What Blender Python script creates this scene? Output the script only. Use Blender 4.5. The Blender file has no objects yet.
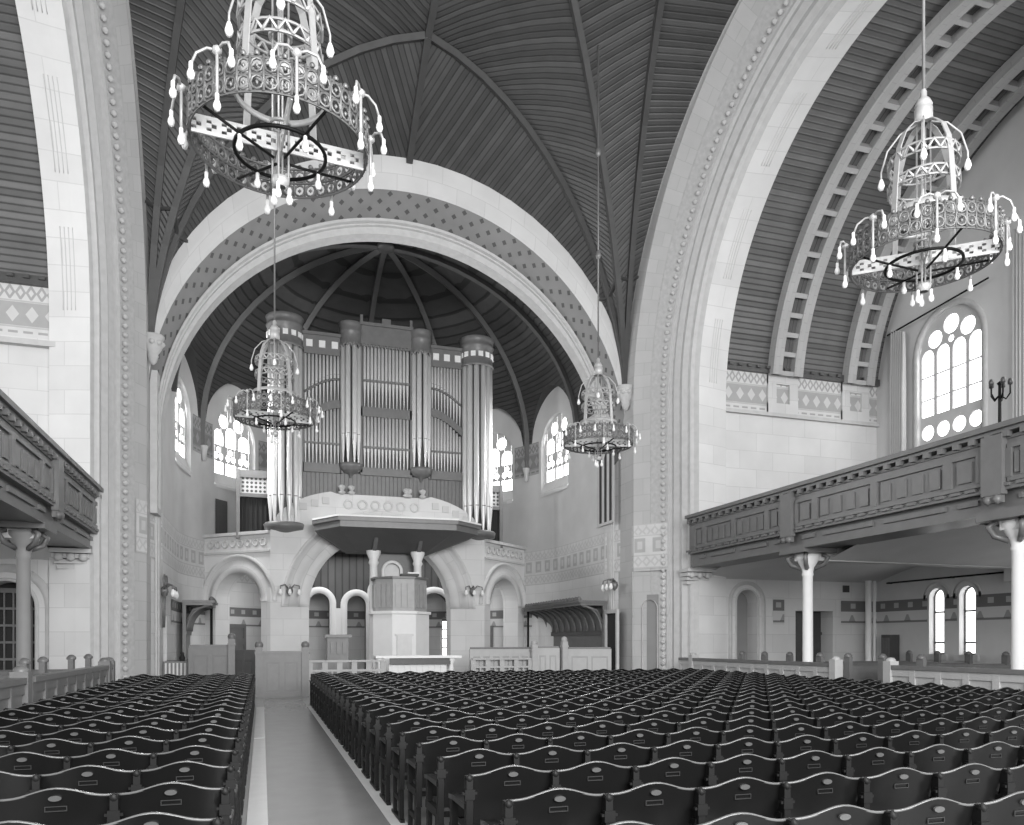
import bpy, math, random
from math import sin, cos, pi, sqrt, radians, atan2, hypot, floor
random.seed(7)
S = bpy.context.scene
COL = S.collection

# ------------------------------------------------------------------ camera, sky, light, exposure
cam_d = bpy.data.cameras.new('camera')
cam_d.sensor_fit = 'HORIZONTAL'; cam_d.sensor_width = 36.0
FPX = 789.0
cam_d.lens = 36.0 * FPX / 1024.0
cam_d.shift_x = 0.0
cam_d.shift_y = (642.0 - 412.5) / 1024.0
cam_d.clip_end = 300
cam = bpy.data.objects.new('camera', cam_d); COL.objects.link(cam)
YAW = math.atan(250.0 / 789.0)
cam.location = (0, 0, 1.6); cam.rotation_euler = (pi / 2, 0, -YAW)
S.camera = cam

W = bpy.data.worlds.new('daylight'); S.world = W; W.use_nodes = True
bg = W.node_tree.nodes['Background']
bg.inputs[0].default_value = (1, 1, 1, 1); bg.inputs[1].default_value = 0.9

def area(name, loc, rot, sx, sy, power):
    l = bpy.data.lights.new(name, 'AREA'); l.shape = 'RECTANGLE'; l.size = sx; l.size_y = sy; l.energy = power
    o = bpy.data.objects.new(name, l); COL.objects.link(o); o.location = loc; o.rotation_euler = rot
    return o
# large fill panel added behind the camera to brighten the chancel
area('fill_nave', (4.5, -9.0, 7.5), (radians(90), 0, 0), 16, 9, 6300)
# daylight through the big transept end windows
area('daylight_transept_a', (-11.8, 13.5, 9.5), (0, radians(-85), 0), 7, 8, 500)
area('daylight_transept_b', (20.6, 12.5, 10.5), (0, radians(80), radians(-12)), 6, 7, 600)
# daylight of the apse windows, plus an unseen fill panel added under the ambulatory ceiling
area('daylight_apse_a', (11.2, 31.1, 9.8), (0, radians(90), radians(8)), 2.0, 2.0, 260)
area('daylight_apse_b', (-2.2, 31.1, 9.8), (0, radians(-90), radians(-8)), 2.0, 2.0, 460)
area('fill_ambulatory', (4.5, 33.4, 5.3), (0, 0, 0), 9, 1.6, 150)

S.view_settings.view_transform = 'Standard'
try: S.view_settings.look = 'None'
except Exception: pass
S.view_settings.gamma = 1.0
S.view_settings.use_curve_mapping = False
S.view_settings.exposure = 0.35
try: S.cycles.use_denoising = True
except Exception: pass

# ------------------------------------------------------------------ materials
class NT:
    def __init__(s, name):
        s.m = bpy.data.materials.new(name); s.m.use_nodes = True
        s.t = s.m.node_tree; s.b = s.t.nodes['Principled BSDF']
    def n(s, k, **kw):
        x = s.t.nodes.new(k)
        for a, v in kw.items(): setattr(x, a, v)
        return x
    def l(s, a, b): s.t.links.new(a, b)
    def put(s, v, sock):
        if isinstance(v, (int, float)): sock.default_value = v
        else: s.l(v, sock)
    def ma(s, op, a, b=0.0, c=None):
        x = s.n('ShaderNodeMath', operation=op)
        s.put(a, x.inputs[0]); s.put(b, x.inputs[1])
        if c is not None: s.put(c, x.inputs[2])
        return x.outputs[0]
    def at(s, name):
        return s.n('ShaderNodeAttribute', attribute_name=name).outputs['Fac']
    def grey(s, v):
        x = s.n('ShaderNodeCombineColor'); 
        for i in range(3): s.put(v, x.inputs[i])
        return x.outputs[0]
    def noise(s, scale, detail=3.0, vec=None):
        x = s.n('ShaderNodeTexNoise'); x.inputs['Scale'].default_value = scale; x.inputs['Detail'].default_value = detail
        if vec is None:
            tc = s.n('ShaderNodeTexCoord'); vec = tc.outputs['Object']
        s.l(vec, x.inputs['Vector'])
        return x.outputs['Fac']
    def bump(s, h, dist=0.01, st=0.5):
        x = s.n('ShaderNodeBump'); x.inputs['Distance'].default_value = dist; x.inputs['Strength'].default_value = st
        s.l(h, x.inputs['Height']); s.l(x.outputs[0], s.b.inputs['Normal'])
    def col(s, v): s.l(s.grey(v), s.b.inputs['Base Color'])
    def mix(s, f, a, b):   # a*(1-f)+b*f
        return s.ma('ADD', s.ma('MULTIPLY', s.ma('SUBTRACT', 1.0, f), a), s.ma('MULTIPLY', f, b))

def plain(name, v, rough=0.6, metal=0.0, var=0.12, scale=6.0, spec=0.5):
    t = NT(name)
    nz = t.noise(scale)
    t.col(t.ma('MULTIPLY', v, t.ma('ADD', 1.0 - var, t.ma('MULTIPLY', nz, 2 * var))))
    t.b.inputs['Roughness'].default_value = rough; t.b.inputs['Metallic'].default_value = metal
    t.b.inputs['Specular IOR Level'].default_value = spec
    return t.m

def stone(name, v, bw=1.3, bh=0.62, joint=0.86, var=0.12):
    t = NT(name)
    cv = t.n('ShaderNodeCombineXYZ'); t.l(t.at('pu'), cv.inputs[0]); t.l(t.at('pv'), cv.inputs[1])
    br = t.n('ShaderNodeTexBrick'); t.l(cv.outputs[0], br.inputs['Vector'])
    br.inputs['Scale'].default_value = 1.0; br.inputs['Mortar Size'].default_value = 0.012
    br.inputs['Brick Width'].default_value = bw; br.inputs['Row Height'].default_value = bh
    br.inputs['Color1'].default_value = (v * 1.03,) * 3 + (1,); br.inputs['Color2'].default_value = (v * 0.95,) * 3 + (1,)
    br.inputs['Mortar'].default_value = (v * joint,) * 3 + (1,)
    sp = t.n('ShaderNodeSeparateColor'); t.l(br.outputs['Color'], sp.inputs[0])
    nz = t.noise(1.1, 5)
    t.col(t.ma('MULTIPLY', sp.outputs[0], t.ma('ADD', 1.0 - var, t.ma('MULTIPLY', nz, 2 * var))))
    t.b.inputs['Roughness'].default_value = 0.75
    t.b.inputs['Specular IOR Level'].default_value = 0.25
    return t.m

def planks(name, v, w=0.17, rough=0.5, groove=0.35, var=0.5, att='pu'):
    t = NT(name)
    q = t.ma('DIVIDE', t.at(att), w)
    fl = t.ma('FLOOR', q); fr = t.ma('FRACT', q)
    wn = t.n('ShaderNodeTexWhiteNoise', noise_dimensions='1D'); t.l(fl, wn.inputs['W'])
    edge = t.ma('LESS_THAN', t.ma('ABSOLUTE', t.ma('SUBTRACT', fr, 0.5)), 0.40)
    rnd = t.ma('ADD', 1.0 - var / 2, t.ma('MULTIPLY', wn.outputs['Value'], var))
    base = t.ma('MULTIPLY', v, rnd)
    nz = t.noise(2.2, 4)
    base = t.ma('MULTIPLY', base, t.ma('ADD', 0.75, t.ma('MULTIPLY', nz, 0.5)))
    t.col(t.ma('MULTIPLY', base, t.mix(edge, groove, 1.0)))
    tri = t.ma('SUBTRACT', 0.5, t.ma('ABSOLUTE', t.ma('SUBTRACT', fr, 0.5)))
    t.bump(t.ma('MINIMUM', tri, 0.2), 0.08, 0.8)
    t.b.inputs['Roughness'].default_value = rough
    return t.m

def cell(t, pu, pv, pw, ph, ox=0.0, oz=0.0):
    fx = t.ma('SUBTRACT', t.ma('FRACT', t.ma('DIVIDE', t.ma('ADD', pu, ox), pw)), 0.5)
    fz = t.ma('SUBTRACT', t.ma('FRACT', t.ma('DIVIDE', t.ma('ADD', pv, oz), ph)), 0.5)
    return t.ma('ABSOLUTE', fx), t.ma('ABSOLUTE', fz)
def band(t, v, a, b):
    return t.ma('MULTIPLY', t.ma('GREATER_THAN', v, a), t.ma('LESS_THAN', v, b))

def frieze_squares(name, v, zb):
    """stencilled frieze: a row of framed squares between two lacy bands; zb = foot of the band"""
    t = NT(name); pu = t.at('pu'); pv = t.ma('SUBTRACT', t.at('pv'), zb)
    ax, az = cell(t, pu, pv, 0.66, 0.60, 0.0, -0.48)
    sq = t.ma('MULTIPLY', t.ma('LESS_THAN', ax, 0.30), t.ma('LESS_THAN', az, 0.40))
    hole = t.ma('MULTIPLY', t.ma('LESS_THAN', ax, 0.14), t.ma('LESS_THAN', az, 0.22))
    sq = t.ma('MULTIPLY', sq, t.ma('SUBTRACT', 1.0, t.ma('MULTIPLY', hole, 0.7)))
    mid = band(t, pv, 0.48, 1.08)
    f1 = t.ma('MULTIPLY', sq, mid)
    bx, bz = cell(t, pu, pv, 0.30, 0.34, 0.0, -0.06)
    dia = t.ma('LESS_THAN', t.ma('ABSOLUTE', t.ma('SUBTRACT', t.ma('ADD', bx, bz), 0.42)), 0.13)
    f2 = t.ma('MULTIPLY', dia, t.ma('ADD', band(t, pv, 0.06, 0.40), band(t, pv, 1.14, 1.46)))
    lines = t.ma('ADD', t.ma('ADD', band(t, pv, 0.0, 0.04), band(t, pv, 0.41, 0.45)), t.ma('ADD', band(t, pv, 1.09, 1.12), band(t, pv, 1.47, 1.5)))
    dark = t.ma('MINIMUM', 1.0, t.ma('ADD', t.ma('MULTIPLY', f1, 0.30), t.ma('ADD', t.ma('MULTIPLY', f2, 0.15), t.ma('MULTIPLY', lines, 0.18))))
    nz = t.noise(3.0, 4)
    t.col(t.ma('MULTIPLY', v, t.ma('MULTIPLY', t.ma('SUBTRACT', 1.0, dark), t.ma('ADD', 0.85, t.ma('MULTIPLY', nz, 0.3)))))
    t.b.inputs['Roughness'].default_value = 0.8
    return t.m

def frieze_diamond(name, v, zb):
    """transept frieze 1.4 m high: zigzag, row of diamonds, dashes"""
    t = NT(name); pu = t.at('pu'); pv = t.ma('SUBTRACT', t.at('pv'), zb)
    bx, bz = cell(t, pu, pv, 0.44, 0.62, 0.0, -0.27)
    sm = t.ma('ADD', bx, bz)
    bgm = band(t, pv, 0.28, 0.88)
    d_in = t.ma('LESS_THAN', sm, 0.34)
    f1 = t.ma('MULTIPLY', bgm, t.ma('SUBTRACT', 1.0, t.ma('MULTIPLY', d_in, 0.85)))
    cx_, cz_ = cell(t, pu, pv, 0.24, 0.40, 0.0, -0.93)
    zz = t.ma('LESS_THAN', t.ma('ABSOLUTE', t.ma('SUBTRACT', t.ma('ADD', cx_, cz_), 0.40)), 0.14)
    f2 = t.ma('MULTIPLY', zz, band(t, pv, 0.95, 1.33))
    ex, ez = cell(t, pu, pv, 0.34, 0.14, 0.0, -0.05)
    f3 = t.ma('MULTIPLY', t.ma('MULTIPLY', t.ma('LESS_THAN', ex, 0.32), t.ma('LESS_THAN', ez, 0.22)), band(t, pv, 0.05, 0.20))
    ln = t.ma('ADD', band(t, pv, 0.23, 0.27), t.ma('ADD', band(t, pv, 0.89, 0.93), band(t, pv, 1.36, 1.4)))
    dark = t.ma('MINIMUM', 1.0, t.ma('ADD', t.ma('ADD', t.ma('MULTIPLY', f1, 0.38), t.ma('MULTIPLY', f2, 0.4)), t.ma('ADD', t.ma('MULTIPLY', f3, 0.4), t.ma('MULTIPLY', ln, 0.25))))
    nz = t.noise(3.0, 4)
    t.col(t.ma('MULTIPLY', v, t.ma('MULTIPLY', t.ma('SUBTRACT', 1.0, dark), t.ma('ADD', 0.88, t.ma('MULTIPLY', nz, 0.24)))))
    t.b.inputs['Roughness'].default_value = 0.8
    return t.m

def frieze_stencil(name, v, zb):
    """dark stencil band with light rosettes over a thin line of little hills"""
    t = NT(name); pu = t.at('pu'); pv = t.ma('SUBTRACT', t.at('pv'), zb)
    ax, az = cell(t, pu, pv, 0.62, 0.40, 0.0, -0.42)
    ros = t.ma('MULTIPLY', t.ma('LESS_THAN', ax, 0.17), t.ma('LESS_THAN', az, 0.22))
    f1 = t.ma('MULTIPLY', band(t, pv, 0.42, 0.80), t.ma('SUBTRACT', 1.0, t.ma('MULTIPLY', ros, 0.6)))
    f2 = band(t, pv, 0.02, 0.09)
    bx, bz = cell(t, pu, pv, 0.95, 0.3, 0.0, 0.0)
    hill = t.ma('MULTIPLY', t.ma('LESS_THAN', t.ma('ADD', bx, t.ma('MULTIPLY', pv, 0.5)), 0.19), band(t, pv, 0.08, 0.30))
    dark = t.ma('MINIMUM', 1.0, t.ma('ADD', t.ma('MULTIPLY', f1, 0.72), t.ma('ADD', t.ma('MULTIPLY', f2, 0.65), t.ma('MULTIPLY', hill, 0.45))))
    t.col(t.ma('MULTIPLY', v, t.ma('SUBTRACT', 1.0, dark)))
    t.b.inputs['Roughness'].default_value = 0.8
    return t.m

def star_band(name, v):
    t = NT(name); pu = t.at('pu'); pv = t.at('pv')
    row = t.ma('FLOOR', t.ma('DIVIDE', pv, 0.25))
    off = t.ma('MULTIPLY', t.ma('FRACT', t.ma('MULTIPLY', row, 0.5)), 0.62)
    ax, az = cell(t, t.ma('ADD', pu, off), pv, 0.62, 0.25)
    dot = t.ma('LESS_THAN', t.ma('ADD', t.ma('MULTIPLY', ax, 1.0), t.ma('MULTIPLY', az, 0.4)), 0.15)
    nz = t.noise(2.0, 4)
    t.col(t.ma('MULTIPLY', t.ma('MULTIPLY', v, t.ma('SUBTRACT', 1.0, t.ma('MULTIPLY', dot, 0.6))), t.ma('ADD', 0.85, t.ma('MULTIPLY', nz, 0.3))))
    t.b.inputs['Roughness'].default_value = 0.8
    return t.m

def glowing(name, v, s):
    t = NT(name)
    nz = t.noise(2.5, 2)
    t.b.inputs['Base Color'].default_value = (v, v, v, 1)
    t.l(t.grey(t.ma('ADD', 0.8, t.ma('MULTIPLY', nz, 0.4))), t.b.inputs['Emission Color'])
    t.b.inputs['Emission Strength'].default_value = s
    return t.m

def grille(name, v, d, w=0.1):
    t = NT(name)
    tc = t.n('ShaderNodeTexCoord'); sp = t.n('ShaderNodeSeparateXYZ'); t.l(tc.outputs['Object'], sp.inputs[0])
    ax, az = cell(t, sp.outputs[0], sp.outputs[2], w, w)
    k = t.ma('LESS_THAN', t.ma('ADD', t.ma('POWER', ax, 2.0), t.ma('POWER', az, 2.0)), 0.1)
    t.col(t.mix(k, v, d)); t.b.inputs['Roughness'].default_value = 0.6
    return t.m

M = dict(
    stone=stone('pale_limestone', 0.66), splay=stone('splay_limestone_shade', 0.46, 1.0, 0.55), stone_arch=stone('arch_limestone', 0.60, 1.0, 0.55), plaster=plain('pale_plaster', 0.62, 0.85, 0, 0.10, 1.3, 0.2),
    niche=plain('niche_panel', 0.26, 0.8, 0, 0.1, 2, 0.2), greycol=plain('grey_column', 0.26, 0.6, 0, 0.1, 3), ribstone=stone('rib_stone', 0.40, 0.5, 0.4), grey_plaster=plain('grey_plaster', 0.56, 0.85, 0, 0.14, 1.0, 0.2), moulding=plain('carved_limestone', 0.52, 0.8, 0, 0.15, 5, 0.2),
    carved=plain('carved_ornament', 0.44, 0.8, 0, 0.22, 9, 0.2),
    vault=planks('vault_boards', 0.07, 0.17, 0.5, 0.45), barrel=planks('barrel_boards', 0.11, 0.17, 0.5, 0.5), apse=planks('apse_boards', 0.05, 0.15, 0.6, 0.35, 0.5),
    rib=plain('vault_rib_wood', 0.06, 0.5, 0, 0.2, 4), ribd=plain('apse_rib_wood', 0.09, 0.5, 0, 0.2, 4), darkwood=plain('dark_wood', 0.07, 0.4, 0, 0.2, 8),
    oak=plain('oak_case', 0.15, 0.4, 0, 0.22, 5), balc=plain('balcony_oak', 0.135, 0.38, 0, 0.2, 4), palewood=plain('pale_oak', 0.15, 0.42, 0, 0.2, 5), parapet=plain('parapet_oak', 0.42, 0.5, 0, 0.12, 4), drum=plain('drum_oak', 0.32, 0.42, 0, 0.15, 5), inner=planks('inner_boards', 0.05, 0.3, 0.6),
    chair=plain('chair_wood', 0.006, 0.3, 0, 0.35, 3, 0.3), chairseat=plain('chair_seat_wood', 0.02, 0.3, 0, 0.3, 4, 0.5), iron=plain('chair_iron', 0.008, 0.5, 0, 0.2, 8, 0.2),
    railglint=plain('chair_top_edge', 0.10, 0.22, 0, 0.15, 8), plate=plain('number_plate', 0.09, 0.3, 0.3, 0.1, 20), slot=plain('card_slot_brass', 0.03, 0.35, 0.2, 0.1, 20),
    pipe=plain('organ_pipe_metal', 0.66, 0.35, 0.2, 0.08, 2), pipedark=plain('pipe_mouth', 0.03, 0.6), 
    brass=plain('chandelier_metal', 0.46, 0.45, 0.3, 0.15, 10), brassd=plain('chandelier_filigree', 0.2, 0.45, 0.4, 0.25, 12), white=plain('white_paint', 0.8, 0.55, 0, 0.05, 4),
    bulb=plain('frosted_bulb', 0.85, 0.3, 0, 0.04, 20), glass=glowing('daylit_glass', 0.9, 2.6), dimglass=glowing('dim_leaded_glass', 0.5, 0.35),
    floor=plain('floor_stone', 0.30, 0.35, 0, 0.15, 2), runner=plain('aisle_linoleum', 0.24, 0.25, 0, 0.12, 3), strip=plain('aisle_border', 0.60, 0.5, 0, 0.1, 5),
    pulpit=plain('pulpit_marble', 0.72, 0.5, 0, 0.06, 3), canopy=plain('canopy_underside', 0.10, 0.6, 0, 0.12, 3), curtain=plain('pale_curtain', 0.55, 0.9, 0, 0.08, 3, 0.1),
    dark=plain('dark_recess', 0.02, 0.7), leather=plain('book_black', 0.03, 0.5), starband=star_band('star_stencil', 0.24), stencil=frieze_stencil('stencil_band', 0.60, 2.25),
    frieze=frieze_squares('chancel_frieze', 0.58, 4.1), diamond=frieze_diamond('transept_frieze', 0.60, 9.4), grille=grille('organ_grille', 0.5, 0.06, 0.16),
    perf=grille('perforated_plate', 0.75, 0.05, 0.075), window_frieze=frieze_diamond('apse_frieze', 0.34, 8.95),
)

# ------------------------------------------------------------------ mesh building
class MB:
    def __init__(s): s.v = []; s.f = []; s.a = []; s.sm = []; s.mi = []; s.cur = 0
    def vert(s, p, a=(0, 0)): s.v.append(tuple(p)); s.a.append(a); return len(s.v) - 1
    def face(s, idx, smooth=False): s.f.append(tuple(idx)); s.sm.append(smooth); s.mi.append(s.cur)
    def quad(s, ps, at=None, smooth=False):
        i = [s.vert(p, at[k] if at else (p[0] + p[1], p[2])) for k, p in enumerate(ps)]
        s.face(i, smooth)
    def box(s, x0, x1, y0, y1, z0, z1):
        b = len(s.v)
        for x in (x0, x1):
            for y in (y0, y1):
                for z in (z0, z1): s.vert((x, y, z), (x + y, z))
        for q in ((0, 1, 3, 2), (4, 6, 7, 5), (0, 4, 5, 1), (2, 3, 7, 6), (0, 2, 6, 4), (1, 5, 7, 3)): s.face([b + k for k in q])
        return s
    def obox(s, c, ang, lx, ly, z0, z1):
        """box centred at c=(x,y), length lx along direction ang, ly across"""
        ca, sa = cos(ang), sin(ang); b = len(s.v)
        for x in (-lx / 2, lx / 2):
            for y in (-ly / 2, ly / 2):
                for z in (z0, z1): s.vert((c[0] + x * ca - y * sa, c[1] + x * sa + y * ca, z), (x, z))
        for q in ((0, 1, 3, 2), (4, 6, 7, 5), (0, 4, 5, 1), (2, 3, 7, 6), (0, 2, 6, 4), (1, 5, 7, 3)): s.face([b + k for k in q])
        return s
    def loft(s, rings, closed=False, att=None, smooth=True, caps=False):
        b = len(s.v); n = len(rings[0])
        for j, r in enumerate(rings):
            for k, p in enumerate(r):
                s.vert(p, att(j, k, p) if att else (k * 0.2, j * 0.2))
        for j in range(len(rings) - 1):
            for k in range(n if closed else n - 1):
                k2 = (k + 1) % n
                s.face((b + j * n + k, b + j * n + k2, b + (j + 1) * n + k2, b + (j + 1) * n + k), smooth)
        if caps:
            s.face([b + k for k in range(n)][::-1]); s.face([b + (len(rings) - 1) * n + k for k in range(n)])
        return s
    def lathe(s, prof, c=(0, 0, 0), n=16, a0=0.0, a1=2 * pi, smooth=True):
        full = abs(a1 - a0 - 2 * pi) < 1e-6; m = n if full else n + 1
        rings = [[(c[0] + r * cos(a0 + (a1 - a0) * k / n), c[1] + r * sin(a0 + (a1 - a0) * k / n), c[2] + z) for k in range(m)] for r, z in prof]
        return s.loft(rings, closed=full, smooth=smooth)
    def tube(s, pts, r, n=6, closed=False, caps=True, smooth=True, sx=1.0):
        """round bar through pts; r a number or one per point"""
        import mathutils
        P = [mathutils.Vector(p) for p in pts]; m = len(P); rings = []; up = None
        for i in range(m):
            if closed: t = P[(i + 1) % m] - P[i - 1]
            else: t = P[min(i + 1, m - 1)] - P[max(i - 1, 0)]
            t.normalize()
            if up is None:
                up = mathutils.Vector((0, 0, 1)) if abs(t.z) < 0.9 else mathutils.Vector((1, 0, 0))
            a = t.cross(up).normalized(); u2 = a.cross(t).normalized(); up = u2
            rr = r[i] if isinstance(r, (list, tuple)) else r
            rings.append([tuple(P[i] + a * rr * sx * cos(2 * pi * k / n + pi / n) + u2 * rr * sin(2 * pi * k / n + pi / n)) for k in range(n)])
        if closed: rings.append(rings[0])
        return s.loft(rings, closed=True, smooth=smooth, caps=caps and not closed)
    def ring(s, c, R, r, n=24, m=5, axis='z'):
        pts = []
        for k in range(n):
            a = 2 * pi * k / n
            if axis == 'z': pts.append((c[0] + R * cos(a), c[1] + R * sin(a), c[2]))
            elif axis == 'y': pts.append((c[0] + R * cos(a), c[1], c[2] + R * sin(a)))
            else: pts.append((c[0], c[1] + R * cos(a), c[2] + R * sin(a)))
        return s.tube(pts, r, m, closed=True)
    def hoop(s, c, R, h, t, n=40):
        prof = [(R, 0), (R, h), (R - t, h), (R - t, 0), (R, 0)]
        return s.lathe(prof, c, n)
    def prism(s, poly, z0, z1, at=None):
        b = len(s.v); n = len(poly)
        for z in (z0, z1):
            for p in poly: s.vert((p[0], p[1], z), (p[0] + p[1], z))
        for k in range(n):
            k2 = (k + 1) % n; s.face((b + k, b + k2, b + n + k2, b + n + k))
        s.face([b + k for k in range(n)][::-1]); s.face([b + n + k for k in range(n)])
        return s
    def disc(s, c, r, n=16, axis='y', t=0.01, rz=None):
        """short closed cylinder, axis along y or x"""
        rz = rz or r; b = []
        for d in (-t / 2, t / 2):
            if axis == 'y': b.append([(c[0] + r * cos(2 * pi * k / n), c[1] + d, c[2] + rz * sin(2 * pi * k / n)) for k in range(n)])
            elif axis == 'x': b.append([(c[0] + d, c[1] + r * cos(2 * pi * k / n), c[2] + rz * sin(2 * pi * k / n)) for k in range(n)])
            else: b.append([(c[0] + r * cos(2 * pi * k / n), c[1] + rz * sin(2 * pi * k / n), c[2] + d) for k in range(n)])
        return s.loft(b, closed=True, caps=True, smooth=False)
    def mesh(s, name, mats):
        me = bpy.data.meshes.new(name); me.from_pydata(s.v, [], s.f)
        for nm, i in (('pu', 0), ('pv', 1)):
            at = me.attributes.new(nm, 'FLOAT', 'POINT'); at.data.foreach_set('value', [float(a[i]) for a in s.a])
        if not isinstance(mats, (list, tuple)): mats = [mats]
        for m_ in mats: me.materials.append(m_)
        me.polygons.foreach_set('use_smooth', s.sm); me.polygons.foreach_set('material_index', s.mi)
        me.update(); return me
    def build(s, name, mats, parent=None, org=None):
        """org: world point taken off the vertices (the parent's or the object's own base)"""
        if org is None and parent is not None and parent.get('_o'): org = tuple(parent['_o'])
        if org: s.v = [(x - org[0], y - org[1], z - org[2]) for x, y, z in s.v]
        o = bpy.data.objects.new(name, s.mesh(name, mats)); COL.objects.link(o)
        if parent is not None:
            o.parent = parent
            if parent.get('_o'): o['_o'] = parent['_o']
        elif org: o.location = org
        return o

def tag(o, label, cat, group=None, kind=None):
    if label: o['label'] = label
    if cat: o['category'] = cat
    if group: o['group'] = group
    if kind: o['kind'] = kind
    return o
def thing(name, label, cat, loc=(0, 0, 0), group=None, world=True):
    o = bpy.data.objects.new(name, None); COL.objects.link(o); o.location = loc; o.empty_display_size = 0.2
    if world: o['_o'] = list(loc)
    return tag(o, label, cat, group)
def struct(name, mb, mats, parent=None):
    o = mb.build(name, mats, parent); 
    if parent is None: o['kind'] = 'structure'
    return o
def dup(root, loc, rotz=0.0, label=None, group=None):
    r = root.copy(); COL.objects.link(r); r.location = loc; r.rotation_euler = (0, 0, rotz)
    if label: r['label'] = label
    if group: r['group'] = group
    for ch in list(root.children):
        c = ch.copy(); COL.objects.link(c); c.parent = r
        for g in ch.children:
            d = g.copy(); COL.objects.link(d); d.parent = c
    return r

# ---- walls with openings
class Path:
    def __init__(s, pts):
        s.p = pts; s.c = [0.0]
        for a, b in zip(pts, pts[1:]): s.c.append(s.c[-1] + hypot(b[0] - a[0], b[1] - a[1]))
        s.L = s.c[-1]
    def seg(s, t):
        for i in range(len(s.c) - 2):
            if t < s.c[i + 1]: return i
        return len(s.c) - 2
    def at(s, t):
        i = s.seg(t); u = (t - s.c[i]) / max(1e-9, s.c[i + 1] - s.c[i]); a, b = s.p[i], s.p[i + 1]
        return (a[0] + (b[0] - a[0]) * u, a[1] + (b[1] - a[1]) * u)
    def nrm(s, t):   # to the left of travel
        i = s.seg(t); a, b = s.p[i], s.p[i + 1]; d = hypot(b[0] - a[0], b[1] - a[1])
        return (-(b[1] - a[1]) / d, (b[0] - a[0]) / d)
    def off(s, t, d, z):
        p = s.at(t); n = s.nrm(t); return (p[0] + n[0] * d, p[1] + n[1] * d, z)

def rect(s0, s1, a, b): return dict(s0=s0, s1=s1, lo=lambda s: a, hi=lambda s: b, n=1)
def archop(s0, s1, a, sp, rise=None):
    c = (s0 + s1) / 2; r = (s1 - s0) / 2; h = rise or r
    return dict(s0=s0, s1=s1, lo=lambda s: a, hi=lambda s: sp + h * sqrt(max(0, 1 - ((s - c) / r) ** 2)), n=14)
def circop(c, z, r):
    q = lambda s: r * sqrt(max(0, 1 - ((s - c) / r) ** 2))
    return dict(s0=c - r, s1=c + r, lo=lambda s: z - q(s), hi=lambda s: z + q(s), n=10)

def wall(mb, P, z0, z1, ops=(), depth=0.3, sa=None, sb=None, d=0.0, ds=None, back=False, reveal=True, edges=False):
    """sheet along path P between z0 and z1 with arched, round or square openings, each with a reveal going depth to the left of travel"""
    sa = 0.0 if sa is None else sa; sb = P.L if sb is None else sb
    f0 = z0 if callable(z0) else (lambda s: z0); f1 = z1 if callable(z1) else (lambda s: z1)
    S_ = {sa, sb} | {c for c in P.c if sa < c < sb}
    if ds:
        k = int((sb - sa) / ds) + 1
        S_ |= {sa + (sb - sa) * i / k for i in range(k)}
    for o in ops:
        n = o['n']
        for k in range(n + 1):
            u = k / n if n == 1 else 0.5 - 0.5 * cos(pi * k / n)
            S_.add(o['s0'] + (o['s1'] - o['s0']) * u)
    L = sorted(x for x in S_ if sa - 1e-9 <= x <= sb + 1e-9)
    L = [x for i, x in enumerate(L) if i == 0 or x - L[i - 1] > 1e-6]
    def q(sA, sB, za, zb, zc, zd, dd):   # za..zb at sA, zc..zd at sB
        pts = [P.off(sA + 1e-7, dd, za), P.off(sB - 1e-7, dd, zc), P.off(sB - 1e-7, dd, zd), P.off(sA + 1e-7, dd, zb)]
        mb.quad(pts, [(sA, za), (sB, zc), (sB, zd), (sA, zb)])
    for A, B in zip(L, L[1:]):
        m = (A + B) / 2
        act = sorted([o for o in ops if o['s0'] < m < o['s1']], key=lambda o: o['lo'](m))
        for dd in ((d, d + depth) if back else (d,)):
            zl, zr = f0(A), f0(B)
            for o in act:
                if o['lo'](m) > f0(m) + 1e-4: q(A, B, zl, o['lo'](A), zr, o['lo'](B), dd)
                zl, zr = o['hi'](A), o['hi'](B)
            q(A, B, zl, f1(A), zr, f1(B), dd)
        if reveal:
            for o in act:
                for fn in (o['lo'], o['hi']):
                    a = [P.off(A + 1e-7, d, fn(A)), P.off(B - 1e-7, d, fn(B)), P.off(B - 1e-7, d + depth, fn(B)), P.off(A + 1e-7, d + depth, fn(A))]
                    mb.quad(a, [(A, 0), (B, 0), (B, depth), (A, depth)])
    if reveal:
        for o in ops:
            for x, e in ((o['s0'], 1e-6), (o['s1'], -1e-6)):
                lo, hi = o['lo'](x), o['hi'](x)
                if hi - lo > 0.01:
                    a = [P.off(x + e, d, lo), P.off(x + e, d, hi), P.off(x + e, d + depth, hi), P.off(x + e, d + depth, lo)]
                    mb.quad(a, [(0, lo), (0, hi), (depth, hi), (depth, lo)])
    if edges:
        for x, e in ((sa, 1e-6), (sb, -1e-6)):
            a = [P.off(x + e, d, f0(x)), P.off(x + e, d, f1(x)), P.off(x + e, d + depth, f1(x)), P.off(x + e, d + depth, f0(x))]
            mb.quad(a, [(0, 0), (0, 1), (1, 1), (1, 0)])
        for A, B in zip(L, L[1:]):
            for fn in (f0, f1):
                a = [P.off(A + 1e-7, d, fn(A)), P.off(B - 1e-7, d, fn(B)), P.off(B - 1e-7, d + depth, fn(B)), P.off(A + 1e-7, d + depth, fn(A))]
                mb.quad(a, [(A, 0), (B, 0), (B, depth), (A, depth)])
    return mb

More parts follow.
